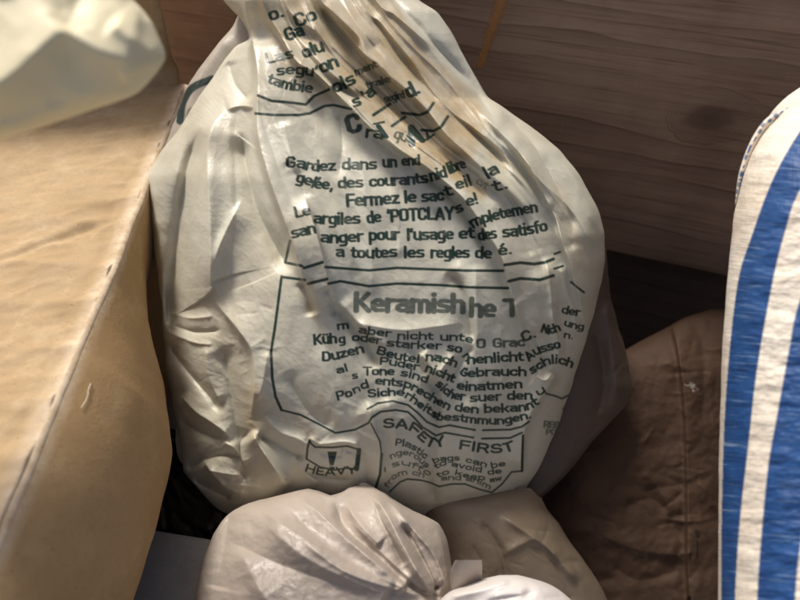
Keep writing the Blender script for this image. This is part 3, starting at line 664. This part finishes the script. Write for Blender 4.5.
T("so", [(446.5,351),(461.5,353.4)], 6.6); T("n", [(462,356),(466,362)], 6.4); T("nenlicht", [(467,364.2),(481,363.6),(500,362.2),(523.5,361)], 7.2); T("0", [(476,348.4),(486,348.4)], 7, 1.1, .9); T("Grac", [(493,348),(525,346.4)], 7, 1.05, .85)
T("C.", [(523.5,342.5),(537,337)], 7.6); T("Nich", [(540.5,332),(550,334.4),(561,330.4)], 6.6); T("der", [(561,313),(570,315),(580,316.4)], 5.2); T("ung", [(563.5,325.6),(574,328.6),(583.5,330.4)], 5.2); T("n.", [(563.5,337.6),(573,339.4)], 5)
T("Ausso", [(529,361.6),(539.5,354),(561,348)], 7); T("schlich", [(532,374.6),(539.5,370),(548.5,364.6),(559,364),(572,368)], 6.6)
T("Duzen", [(322,361.6),(333,360.6),(364.5,352.6)], 7.4); T("Beutel", [(376,353.8),(396,359.6),(419,363.4)], 6.4); T("nach", [(425.5,361),(439,362),(456,367.6)], 6.8); T("Gebrauch", [(458.5,372.6),(466,377.4),(490,376.2),(526.5,376)], 6.8)
T("Puder", [(379.5,364.6),(393,366),(418.5,370.6)], 5.8); T("nicht", [(424.5,371.6),(436,375.6),(453,383)], 6.8); T("einatmen", [(456,388.6),(466,390.8),(484,390.4),(522.5,388)], 6.8)
T("al", [(337,374.4),(348.5,371)], 5.8); T("s", [(352.5,379.4),(358.4,378.6)], 5.6); T("Tone", [(363.5,375.4),(394.5,375.4)], 6.4); T("sind", [(400,376),(412,378.6),(427,383.4)], 6)
T("sicher", [(435,385),(446,395.4),(453,399),(464.5,400.8)], 6.6); T("suer", [(470,402.4),(501.5,400.4)], 6.6); T("den", [(507,400),(532.5,399.4)], 6.6); T("u", [(538.5,396.8),(546.5,391.6)], 6)
T("Po", [(337.5,400.6),(353,396.4)], 6.6); T("n", [(354,394),(361,390.6)], 5.6); T("d", [(361.5,390),(369.5,387.4)], 6.4); T("entsprechen", [(375,384.4),(396,386.4),(407,388.4),(420,395),(433,402.6),(448.5,410.6)], 6.4)
T("den", [(454,410.4),(464,412.4),(478.5,413.6)], 6.4); T("bekannt", [(484,413),(505,412.4),(527,410.4),(539.5,404)], 6.6)
T("Sicherheitsbestmmungen.", [(368,397.6),(384,396.6),(400,396),(410,401),(420,408.6),(430,415),(438,420.4),(454,421),(481,424),(505,424),(532,418)], 6, 1.05)
T("SAFETY", [(383.5,428.4),(397,428),(410,430.6),(422,442),(433,447.6),(446,444.8)], 7, 1.1); T("FIRST", [(458.5,448.8),(487.5,453),(505.5,452.4),(515.5,449)], 6.8, 1.1)
T("Plastic", [(395,445.4),(409,448),(425,459.5)], 5.2, .95, .95); T("bags", [(434,464),(441,461.4),(460,460.6)], 4.6); T("can", [(465,462),(486.5,467.4)], 4.6); T("be", [(491,468.4),(506,466)], 4.8)
T("ngerous", [(391,459.4),(400,455.6),(412,457),(427,468.6)], 4.8, .9, .9); T("to avoid", [(436,469.6),(444,465.6),(451,466.4),(466,469.6),(481.5,472.6)], 4.6); T("de", [(487.5,475),(502,473.4)], 4.6)
T("/ suffo", [(385,472),(395.5,466.8),(409,466.4),(430,476.6)], 4.8, .9, .9); T("to keep", [(437.5,478),(451,474),(466,478),(485,480.6)], 4.4); T("aw", [(490,482.6),(502,480.4)], 4.2)
T("from ch", [(388,488.6),(396,478),(409,474.5),(424,478)], 4.4, .9, .85); T("and anim", [(441,481),(451,480),(472,482),(490,489.6)], 4.2, 1, .9)
T("REC", [(543.5,427.4),(559,428.6)], 5, 1, .8); T("PO", [(546,434.8),(556,435)], 4.6, 1, .8); line([(557,425),(561,421),(566,422.5)], 1.6, .8); line([(552,445),(555,444),(559,439.5)], 1.6, .8); line([(562,410),(566,405)], 1.4, .6)
line([(546,393.5),(554.5,395.7),(562,398.7),(568,395.4)], 1.9)
line([(309.5,440),(311,443.4),(315,447),(332,447.5),(347,446),(360.5,450)], 2); line([(309.5,440),(307.4,449),(306.6,459)], 2.2); line([(306.6,459),(320,467),(334,470),(347,468),(356.5,469.4)], 1.8); line([(359,450),(356.8,469)], 4.6)
ink.poly([(327.5,451.4),(337.2,451.4),(333.6,465.4),(329.6,465.4)]); line([(330.4,467.8),(333.4,468)], 2.6)
T("HEAVY", [(304.5,471),(318.5,475),(330,475.4),(357,473.6)], 5.6, .95)
ink.blur(1)
# ochre grime of the neck, with shade of folds and creases painted in
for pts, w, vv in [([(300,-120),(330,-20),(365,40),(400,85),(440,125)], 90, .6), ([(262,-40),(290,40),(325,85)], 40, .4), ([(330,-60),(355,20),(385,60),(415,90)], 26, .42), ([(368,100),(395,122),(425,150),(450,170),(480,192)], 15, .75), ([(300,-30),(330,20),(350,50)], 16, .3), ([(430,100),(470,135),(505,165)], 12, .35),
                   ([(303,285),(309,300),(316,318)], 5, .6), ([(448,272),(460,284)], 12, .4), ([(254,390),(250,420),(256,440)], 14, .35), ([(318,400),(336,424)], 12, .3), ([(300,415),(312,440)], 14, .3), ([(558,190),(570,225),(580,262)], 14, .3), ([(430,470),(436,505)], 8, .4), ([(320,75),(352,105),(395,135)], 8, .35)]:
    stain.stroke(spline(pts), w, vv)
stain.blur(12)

clay_rows = [(-150,275,320),(-120,262,330),(-60,238,380),(0,222,418),(12,234,437),(19,241,442),(30,247,450),(40,250,456),(42,245,457),(44,238,458),(49,233,460),(60,224,466),(71,217,472),(98,198,488),(105,194,500),(128,180,533),(150,162,560),(175,146,580),(182,145,584),(200,148,593),(215,150,600),(232,152,604),(260,156,605),(280,158,602),(300,161,597),(320,162,592),(345,164,584),(366,166,578),(400,172,567),(430,178,556),(455,182,545),(472,184,537),(490,199,525),(505,213,509),(512,222,500),(520,245,486),(528,290,470),(534,330,440)]
H0y = [(-150,.004),(-60,.020),(0,.034),(100,.050),(200,.066),(300,.076),(400,.074),(460,.062),(500,.040),(522,.016),(534,.0)]
hy0 = np.array(H0y); hyy = np.arange(-190, 580, 1.0); hk_ = np.exp(-(np.arange(-60, 61)/26.0)**2); hk_ /= hk_.sum()
hyv = np.convolve(np.pad(np.interp(hyy, hy0[:,0], hy0[:,1]), 60, mode='edge'), hk_, 'valid')*np.clip((534-hyy)/30, 0, 1)**.5*np.clip((hyy+150)/30, 0, 1)**.5
def clay_rim(X, Y): return .452+.00002*(Y-250)
def clay_front(X, Y, s, v):
    dome = np.interp(Y, hyy, hyv)*np.clip(1-np.abs(s)**2.6, 0, 1)**.72
    edge = np.clip((1-np.abs(s))/.035, 0, 1); edge = edge*edge*(3-2*edge)
    end = np.clip((534-Y)/8, 0, 1)*np.clip((Y+150)/10, 0, 1)
    return clay_rim(X, Y)-dome-H.sample(X, Y)*edge*end
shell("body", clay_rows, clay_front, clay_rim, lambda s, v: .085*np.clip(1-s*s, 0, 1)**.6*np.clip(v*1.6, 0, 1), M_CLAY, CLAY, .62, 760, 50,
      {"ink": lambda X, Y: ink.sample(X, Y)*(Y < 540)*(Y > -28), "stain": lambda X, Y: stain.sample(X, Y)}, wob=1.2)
# gussets, folded sheets that stick out behind the printed face
gi = Raster(130, -30, 330, 500, 2); gi.stroke(spline([(180,121),(183,102),(193,87.5),(212,79)]), 7.6); gi.blur(1)
gh = Raster(130, -40, 330, 500, 1)
gh.fold([(228,30),(205,62),(192,90),(186,120)], 4*mm, 4, 12); little_creases(gh, 60, (150, 20, 260, 480), lambda x, y: 100 if y < 140 else 80, 2.0, 15)
g1 = shell("side_gusset", [(8,241,262),(26,233,265),(55,209,270),(82,189,270),(105,181,270),(130,171,262),(160,160,255),(200,156,250),(300,166,250),(400,176,250),(430,175,250),(450,176,250),(462,180,250),(470,190,250),(476,210,250)],
      lambda X, Y, s, v: .462-.006*np.clip(1-s**4, 0, 1)-gh.sample(X, Y)*np.clip((1-np.abs(s))/.2, 0, 1), lambda X, Y: .462+0*X, lambda s, v: .012*(1-s*s), M_GUSSET, CLAY, 1.0, 140, 12,
      {"ink": lambda X, Y: gi.sample(X, Y)*(Y < 200), "stain": lambda X, Y: 0*X}, wob=1.5)
part_label(g1, "folded left gusset with a dark green printed arc")
gh2 = Raster(500, 220, 650, 520, 1)
gh2.fold([(606,300),(612,350),(618,400)], 3*mm, 5, 8); gh2.fold([(596,330),(604,380),(596,420)], -3*mm, 6, 6); little_creases(gh2, 40, (560, 250, 630, 470), lambda x, y: 75, 2.0, 18)
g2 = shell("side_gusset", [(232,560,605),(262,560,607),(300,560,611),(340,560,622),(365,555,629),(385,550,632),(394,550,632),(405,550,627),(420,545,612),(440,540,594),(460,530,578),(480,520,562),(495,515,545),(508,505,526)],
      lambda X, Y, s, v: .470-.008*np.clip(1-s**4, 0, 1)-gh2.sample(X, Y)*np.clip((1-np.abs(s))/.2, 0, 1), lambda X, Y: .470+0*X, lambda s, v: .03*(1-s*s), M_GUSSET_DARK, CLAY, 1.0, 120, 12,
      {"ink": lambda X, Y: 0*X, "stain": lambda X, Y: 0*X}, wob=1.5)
part_label(g2, "folded right gusset with shade painted into its film")

# ------------------------------------------------------------------ pinkish tied bag in front
PINK = thing("tied_plastic_bag", "pale pinkish tied plastic bag gathered at its neck, in front of the printed bag", "bag", tuple(P(330, 620, .40)*np.array([1,1,0])))
hp = Raster(150, 470, 640, 780, 2); PX, PY = hp.grid()
def G(pts, amp, wp, wn, p=1.35, t0=.2, t1=.05): hp.fold(pts, 1.8*amp*mm, wp, wn, p, t0, t1)
G([(332,496),(338,512),(347,530),(375,554),(410,586),(440,598)], -6, 5, 14, 1.3)
G([(362,490),(381,505),(400,540),(414,565),(431,593)], 5.5, 5, 14, 1.4); G([(386,497),(414,530),(435,556),(447,588)], 4.5, 4, 9, 1.4)
G([(400,520),(418,552),(438,590)], -4, 5, 5); G([(330,520),(365,554),(407,589)], 2.4, 5, 12); G([(285,505),(330,548),(400,590)], -1.6, 5, 14); G([(300,540),(350,574),(420,596)], 1.4, 3, 9); G([(370,500),(398,545),(428,590)], 1.4, 2, 5); G([(350,520),(385,556),(424,592)], 1.6, 2, 5); G([(395,510),(420,548),(440,590)], 1.2, 2, 4)
G([(260,520),(310,560),(390,598)], 3, 10, 12); G([(235,540),(260,590),(300,640)], 2, 10, 12); G([(230,505),(226,540),(216,590)], -2, 8, 10)
G([(362,487),(372,505),(392,540),(418,574),(440,598)], 4, 16, 26, 1.05); G([(246,500),(300,536),(360,570),(436,600)], 3.2, 22, 16, 1.05); G([(215,534),(270,560),(340,585),(430,603)], -2.6, 16, 14, 1.1); G([(285,490),(318,512),(352,544),(410,588)], 2.2, 10, 8, 1.05)
G([(345,500),(356,520),(380,545)], 2.0, 4, 6); G([(372,500),(386,530),(404,566)], -2.6, 3, 4)
little_creases(hp, 80, (200, 495, 450, 640), lambda x, y: math.degrees(math.atan2(596-y, 440-x)), .7, 25, (15, 60), (1.5, 5))
hp.a += .0016*fbm(PX/30, PY/30, 61, 4); hp.blur(1)
pink_rows = [(486,356,366),(489,300,378),(491,284,384),(494,265,388),(498,250,394),(502,240,401),(508,230,412),(514,224,428),(520,219,438),(530,214,444),(545,208,448),(560,203,451),(575,199,453),(590,196,455),(602,194,462),(620,192,480),(660,195,500),(720,210,490),(770,260,440)]
def pink_rim(X, Y): return .402-.00022*(Y-490)
def pink_front(X, Y, s, v):
    d = .042*arc((Y-486)/110)*np.clip(1-np.abs(s)**2.4, 0, 1)**.65*arc((770-Y)/60)
    edge = np.clip((1-np.abs(s))/.05, 0, 1)*np.clip((Y-486)/5, 0, 1)
    return pink_rim(X, Y)-d-hp.sample(X, Y)*edge
shell("body", pink_rows, pink_front, pink_rim, lambda s, v: .07*np.clip(1-s*s, 0, 1)**.6, M_PINK, PINK, .8, 420, 40, None, wob=1.4,
      warp=lambda X, Y: (9*np.exp(-((X-334)/13)**2)+np.clip(300-X, 0, 90)*.13+np.clip(X-372, 0, 60)*.10-3*np.exp(-((X-362)/14)**2)+2.0*fbm(X/16, Y/90, 66, 2))*np.exp(-np.clip(Y-486, 0, 400)/38))
hk = Raster(400, 560, 640, 720, 2)
for pts, a in [([(448,598),(480,590),(512,580)], 3), ([(446,604),(490,600),(540,592)], -3), ([(446,610),(500,612),(560,606)], 3), ([(450,592),(470,584),(495,576)], -2.4), ([(470,606),(500,596),(530,594)], 2.4)]: hk.fold(pts, a*mm, 4, 6)
little_creases(hk, 40, (450, 574, 590, 640), lambda x, y: -15, 1.6, 28, (12, 40)); hk.blur(1)
kn = shell("tied_end", [(575,500,518),(577,488,527),(581,476,542),(586,462,553),(592,448,562),(600,440,572),(620,432,590),(650,436,595),(690,460,560)],
      lambda X, Y, s, v: .352-.030*arc((Y-575)/30)*np.clip(1-np.abs(s)**2.4, 0, 1)**.6*arc((690-Y)/30)-hk.sample(X, Y)*np.clip((1-np.abs(s))/.1, 0, 1)*np.clip((Y-575)/6, 0, 1), lambda X, Y: .352+0*X,
      lambda s, v: .03*(1-s*s), M_KNOT, PINK, .7, 240, 20, None, wob=.8)
part_label(kn, "bright white puffed end past the tie")
tb = shell("loose_corner", [(560,456,482),(564,453,482.4),(572,450,482),(584,450,481),(592,452,480)], lambda X, Y, s, v: .356-(594-Y)*.00045-.004*np.sin((X-450)/9)-.0008*(1-s**6), lambda X, Y: .356-(594-Y)*.00045-.004*np.sin((X-450)/9), lambda s, v: .001*(1-s*s), M_PINK, PINK, .8, 40, 6, None, wob=1.0)
part_label(tb, "small square corner of film beside the tie")

# ------------------------------------------------------------------ tan bag behind the tied bag
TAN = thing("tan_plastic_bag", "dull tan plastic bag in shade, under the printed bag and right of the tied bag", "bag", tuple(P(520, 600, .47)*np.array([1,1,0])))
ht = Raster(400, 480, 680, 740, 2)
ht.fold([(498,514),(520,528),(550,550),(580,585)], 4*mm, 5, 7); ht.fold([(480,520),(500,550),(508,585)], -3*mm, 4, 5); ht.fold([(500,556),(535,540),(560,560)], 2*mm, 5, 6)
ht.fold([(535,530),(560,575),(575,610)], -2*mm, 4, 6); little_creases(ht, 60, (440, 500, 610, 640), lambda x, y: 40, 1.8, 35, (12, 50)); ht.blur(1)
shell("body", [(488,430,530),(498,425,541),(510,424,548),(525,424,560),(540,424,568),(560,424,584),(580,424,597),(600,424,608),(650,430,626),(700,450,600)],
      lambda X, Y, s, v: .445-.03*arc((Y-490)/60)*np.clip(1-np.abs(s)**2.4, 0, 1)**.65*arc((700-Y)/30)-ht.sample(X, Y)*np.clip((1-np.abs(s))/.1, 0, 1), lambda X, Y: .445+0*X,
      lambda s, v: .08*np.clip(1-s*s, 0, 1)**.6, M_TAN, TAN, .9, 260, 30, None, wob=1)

# ------------------------------------------------------------------ brown paper sack at lower right
SACK = thing("paper_sack", "crumpled brown paper sack with a long folded seam, in shade by the striped bag", "sack", tuple(P(640, 520, .56)*np.array([1,1,0])))
hs = Raster(500, 290, 800, 680, 2); SX, SY = hs.grid()
hs.fold([(672,322),(680,360),(686,420),(688,500),(688,560),(690,596)], 6*mm, 2.5, 60, 1.4, 0, 0)
hs.a *= 1.15
hs.fold([(690,318),(702,345),(704,380),(702,430)], -5*.55*mm, 6, 8); hs.fold([(600,535),(640,550),(684,556)], 6*.55*mm, 6, 20); hs.fold([(620,510),(655,500),(684,545)], -5*.55*mm, 8, 8)
hs.fold([(640,470),(660,490),(672,520)], 4*.55*mm, 6, 8); hs.fold([(610,565),(640,580),(680,570)], -5*.55*mm, 6, 8); hs.fold([(620,360),(640,400),(650,450)], 4*.55*mm, 10, 14); hs.fold([(560,480),(600,500),(650,495)], 3*.55*mm, 10, 10)
little_creases(hs, 110, (540, 320, 720, 600), lambda x, y: 70 if x > 680 else 20, 2.0, 45, (15, 70), (2, 7)); hs.a += .003*fbm(SX/50, SY/50, 91, 4); hs.blur(1)
sk = Raster(600, 300, 760, 620, 2)
rs = random.Random(9)
for k in range(26):
    x = 692+rs.gauss(0, 3.2); y = 386+rs.gauss(0, 1.6)+(x-692)*.25; sk.stroke([(x, y), (x+rs.gauss(1.5, 1), y+rs.gauss(.4, .6))], rs.uniform(.5, 1.7), rs.uniform(.4, .8))
sk2 = Raster(600, 300, 760, 620, 2)
sk2.stroke([(697,532),(698,536)], 4.5, .9); sk2.stroke([(697.5,541),(697.5,558)], 2.2, .9); 
def sack_mat():
    m = M_PAPER; nt = NT("brown_paper_marked"); t = nt
    c = t.mix(t.ramp(t.noise(9, 5), [(.35, 0), (.7, 1)]), (.075,.041,.024), (.048,.026,.015))  # brown lowered so that the colour carries the sack's shade
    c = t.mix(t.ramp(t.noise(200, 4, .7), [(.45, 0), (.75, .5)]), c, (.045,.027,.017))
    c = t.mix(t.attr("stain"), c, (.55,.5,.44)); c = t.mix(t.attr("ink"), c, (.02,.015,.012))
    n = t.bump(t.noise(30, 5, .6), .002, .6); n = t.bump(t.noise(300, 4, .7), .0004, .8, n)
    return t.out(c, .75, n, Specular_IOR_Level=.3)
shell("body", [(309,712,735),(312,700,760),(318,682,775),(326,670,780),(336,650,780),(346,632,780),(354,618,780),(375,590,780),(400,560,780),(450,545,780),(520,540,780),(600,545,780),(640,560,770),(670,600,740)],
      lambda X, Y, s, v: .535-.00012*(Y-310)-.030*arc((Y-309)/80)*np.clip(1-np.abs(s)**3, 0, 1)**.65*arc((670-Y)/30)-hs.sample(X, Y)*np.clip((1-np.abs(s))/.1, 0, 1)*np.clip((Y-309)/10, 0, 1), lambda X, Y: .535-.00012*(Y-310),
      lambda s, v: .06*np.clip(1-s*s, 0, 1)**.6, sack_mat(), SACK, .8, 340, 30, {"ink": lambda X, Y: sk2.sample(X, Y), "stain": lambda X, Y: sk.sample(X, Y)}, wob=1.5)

# ------------------------------------------------------------------ striped woven bag at right
STR = thing("striped_woven_bag", "upright woven plastic bag with blue and cream stripes at the right edge", "bag", tuple(P(800, 520, .37)*np.array([1,1,0])))
sm_ = Raster(690, 40, 1010, 720, 2)
def stripe(left, right):
    l = spline(left); r_ = spline(right); sm_.poly(np.vstack([l, r_[::-1]]))
stripe([(840,75),(800,131),(773,179),(752,235),(737,287),(726,394),(722,500),(721,600),(722,720)], [(840,130),(800,190),(785,232),(772,285),(757,370),(749,440),(740,520),(735,600),(732,720)])
stripe([(880,130),(840,200),(800,300),(789,350),(778,410),(768,467),(761,540),(757,600),(752,720)], [(880,260),(850,340),(830,400),(812,470),(801,540),(795,600),(788,720)])
stripe([(900,330),(870,420),(850,500),(840,600),(832,720)], [(920,420),(900,500),(885,600),(875,720)]); sm_.blur(1)
si = Raster(690, 40, 1010, 720, 3)
band = spline([(736,190),(741,170),(748,150),(758,132),(768,119),(782,110),(800,103)]); 
hst = Raster(690, 40, 1010, 720, 2); WX, WY = hst.grid()
hst.fold([(735,210),(740,182),(752,156),(766,134),(784,116),(806,100),(830,90)], 3.5*mm, 8, 3, 1.4, .1, .1); hst.fold([(732,205),(736,180),(748,152),(762,131),(782,112)], -3*mm, 3, 3, 1.4)
little_creases(hst, 40, (720, 100, 900, 600), lambda x, y: 5, .9, 55, (15, 60), (2, 5)); hst.a += .0012*fbm(WX/40, WY/18, 95, 4); hst.blur(1)
def weave_mat():
    t = NT("striped_weave")
    white = t.mix(t.ramp(t.noise(22, 5), [(.35, 0), (.75, .8)]), (.86,.79,.68), (.72,.60,.47))
    white = t.mix(t.ramp(t.noise(420, 3), [(.5, 0), (.75, .5)]), white, (.5,.42,.33))
    # blue print over slit-film weave; film edges show through as pale scratches
    def sheet(sx, sy):
        cb = t.n.new("ShaderNodeCombineXYZ"); t.link(t.math('MULTIPLY', t.attr("across"), sx), cb.inputs[0])
        t.link(t.math('MULTIPLY', t.math('SUBTRACT', t.attr("along"), t.math('MULTIPLY', t.attr("across"), .10)), sy), cb.inputs[1]); return cb.outputs[0]
    rowsn = t.noise(1, 3, .6, sheet(.022, .42)); rowsf = t.noise(1, 2, .6, sheet(.012, .23))
    scr = t.math('MAXIMUM', t.ramp(rowsn, [(.57, 0), (.70, .4)]), t.ramp(rowsf, [(.64, 0), (.70, .55)]))
    blue = t.mix(t.ramp(t.noise(60, 4), [(.3, 0), (.7, 1)]), (.011,.054,.185), (.02,.084,.26))
    blue = t.mix(scr, blue, (.30,.42,.55))
    c = t.mix(t.attr("ink"), white, blue)
    c = t.mix(t.attr("stain"), c, (.06,.13,.30))
    w = t.math('ADD', t.noise(1, 2, .5, sheet(.05, .5)), t.noise(1, 2, .5, sheet(.6, .05)))
    n = t.bump(w, .0003, .8); n = t.bump(t.noise(45, 4), .002, .5, n)
    return t.out(c, .5, n, Specular_IOR_Level=.4)
M_WEAVE = weave_mat()
str_rows = [(72,830,900),(80,812,925),(88,799,940),(97,786,950),(108,775,960),(120,766,966),(135,757,972),(155,748,980),(175,742,984),(215,734,992),(280,727,1000),(350,722,1000),(450,719,1000),(600,718,995),(700,720,980),(720,730,960)]
def str_rim(X, Y): return .345-.00006*(Y-90)
shell("body", str_rows, lambda X, Y, s, v: str_rim(X, Y)-.060*arc((Y-72)/120)*np.clip(1-np.abs(s)**2.2, 0, 1)**.6*arc((720-Y)/30)-hst.sample(X, Y)*np.clip((1-np.abs(s))/.06, 0, 1)*np.clip((Y-72)/10, 0, 1), str_rim,
      lambda s, v: .05*np.clip(1-s*s, 0, 1)**.6, M_WEAVE, STR, .8, 380, 30, {"along": lambda X, Y: Y, "across": lambda X, Y: X, "ink": lambda X, Y: sm_.sample(X, Y), "stain": lambda X, Y: 0*X}, wob=.5)
# hemmed seam strip that runs round the shoulder, printed in blue
def seam_strip():
    c = spline([(735.6,204),(738,190),(742,172),(750,150),(759,133),(769,120.5),(783,111.5),(803,102)], 14); n = len(c); m = 14
    tang = np.gradient(c, axis=0); tang /= np.linalg.norm(tang, axis=1)[:, None]; nor = np.stack([-tang[:,1], tang[:,0]], -1)
    u = np.linspace(-1, 1, m); w = .7+5.2*np.sin(np.linspace(.02, 1, n)*np.pi*.85)
    pts = c[:, None, :]+nor[:, None, :]*(u[None, :, None]*w[:, None, None]*.62)
    d = .3365-.00002*(np.arange(n))[:, None]-.0016*(1-u**2)[None, :]-np.linspace(0, .012, n)[:, None]
    f = P(pts[..., 0], pts[..., 1], d).reshape(-1, 3); b = P(pts[..., 0], pts[..., 1], d+.0012).reshape(-1, 3)
    i = np.arange(n*m).reshape(n, m); N = n*m
    q = [np.stack([i[:-1,:-1], i[:-1,1:], i[1:,1:], i[1:,:-1]], -1).reshape(-1,4), np.stack([i[:-1,:-1], i[1:,:-1], i[1:,1:], i[:-1,1:]], -1).reshape(-1,4)+N]
    for e in (i[:,0], i[::-1,-1]): q.append(np.stack([e[:-1], e[:-1]+N, e[1:]+N, e[1:]], -1))
    mark = np.zeros((n, m)); r = random.Random(4)
    k = 0
    while k < n:
        l = r.randint(2, 6); a = r.randint(1, 5); bb = r.randint(7, 13)
        mark[k:k+l, a:bb] = r.uniform(.75, 1); k += l+r.randint(1, 3)
    mark = np.concatenate([mark.ravel(), mark.ravel()*0])
    o = link("seam_strip", new_mesh("seam_strip", np.vstack([f, b])-np.array(STR.location), np.vstack(q), {"stain": mark, "ink": mark*0, "along": np.concatenate([pts[...,1].ravel()]*2), "across": np.concatenate([pts[...,0].ravel()]*2)}), M_WEAVE, STR)
    part_label(o, "narrow hem printed in blue round the shoulder")
seam_strip()

# ------------------------------------------------------------------ black bin bag on the floor, lower left
BLK = thing("bin_bag", "flattened black plastic sheet on the grey floor beside the cardboard box", "bin bag", tuple(P(190, 530, .56)*np.array([1,1,0])))
hb = Raster(80, 400, 340, 600, 2); little_creases(hb, 90, (110, 420, 300, 560), lambda x, y: 15, 5, 65, (15, 60), (2, 6)); hb.blur(1)
shell("sheet", [(430,110,300),(440,105,310),(480,105,320),(520,105,320),(534,105,320),(538,108,318)], lambda X, Y, s, v: np.minimum(.56/(S2*(1-(300-Y)/600))-.012, .60)-.008*np.clip(1-np.abs(s)**4, 0, 1)*np.clip((540-Y)/10, 0, 1)**.5-hb.sample(X, Y),
      lambda X, Y: np.minimum(.56/(S2*(1-(300-Y)/600))-.012, .60), lambda s, v: .006*(1-s*s), M_BLACK, BLK, 1.0, 200, 10, None, shear=(.17, 180))

# ------------------------------------------------------------------ low grey box between the cardboard box and the tied bag
GB = thing("grey_box", "low flat-topped grey box, between the cardboard box and the tied bag", "box", (-.156, .182, 0)); GB.rotation_euler = (0, 0, math.radians(-9))
tg = NT("scuffed_grey_paint"); cg = tg.mix(tg.ramp(tg.noise(26, 5), [(.35, 0), (.7, 1)]), (.27,.258,.245), (.21,.20,.19)); cg = tg.mix(tg.ramp(tg.noise(380, 3), [(.62, 0), (.74, .6)]), cg, (.40,.385,.36))
M_GREY = tg.out(cg, .6, tg.bump(tg.noise(200, 4), .0006, .6))
box_mesh("side_wall", (-.13, -.20, 0), (.16, -.001, .128), M_GREY, GB, .003); box_mesh("lid", (-.133, -.203, .1285), (.163, .002, .142), M_GREY, GB, .003)

# ------------------------------------------------------------------ out-of-focus bag corner, near, upper left
NEAR = thing("white_bag_corner", "blurred yellowish white plastic bag corner jutting in at upper left, over the box", "bag", tuple(P(40, 60, .22)))
hn = Raster(-260, -220, 200, 220, 1)
hn.fold([(-200,120),(-60,100),(0,82),(62,32),(100,50),(135,60),(163,58)], 10*mm, 26, 60, 1.3, 0, .1)
hn.fold([(62,32),(75,10),(95,-40)], -4*mm, 20, 16); hn.fold([(110,20),(135,40),(160,56)], 4*mm, 10, 12); hn.fold([(120,80),(138,70),(156,62)], 3*mm, 5, 8)
hn.fold([(-100,150),(0,120),(80,92)], -3*mm, 14, 14); little_creases(hn, 16, (-60, -20, 150, 130), lambda x, y: 20, 1.2, 75, (20, 70), (4, 9)); hn.blur(6)
shell("body", [(-200,-250,40),(-100,-250,90),(-40,-250,118),(0,-250,133),(10,-250,143),(22,-250,152),(40,-250,160),(52,-250,165),(58,-250,165.5),(64,-250,163),(72,-250,157),(84,-250,147),(94,-250,137),(100,-250,122),(106,-250,104),(115,-250,77),(126,-250,45),(140,-250,2),(160,-250,-55),(185,-250,-130),(200,-240,-180)],
      lambda X, Y, s, v: .225+.00009*(X-60)-.022*np.clip(1-np.abs(s)**5, 0, 1)**.6*arc((200-Y)/120)-hn.sample(X, Y)*np.clip((1-np.abs(s))/.05, 0, 1), lambda X, Y: .225+.00009*(X-60),
      lambda s, v: .03*np.clip(1-np.abs(s)**3, 0, 1)**.6, M_NEAR, NEAR, 1.0, 320, 30, None, edge=.6)
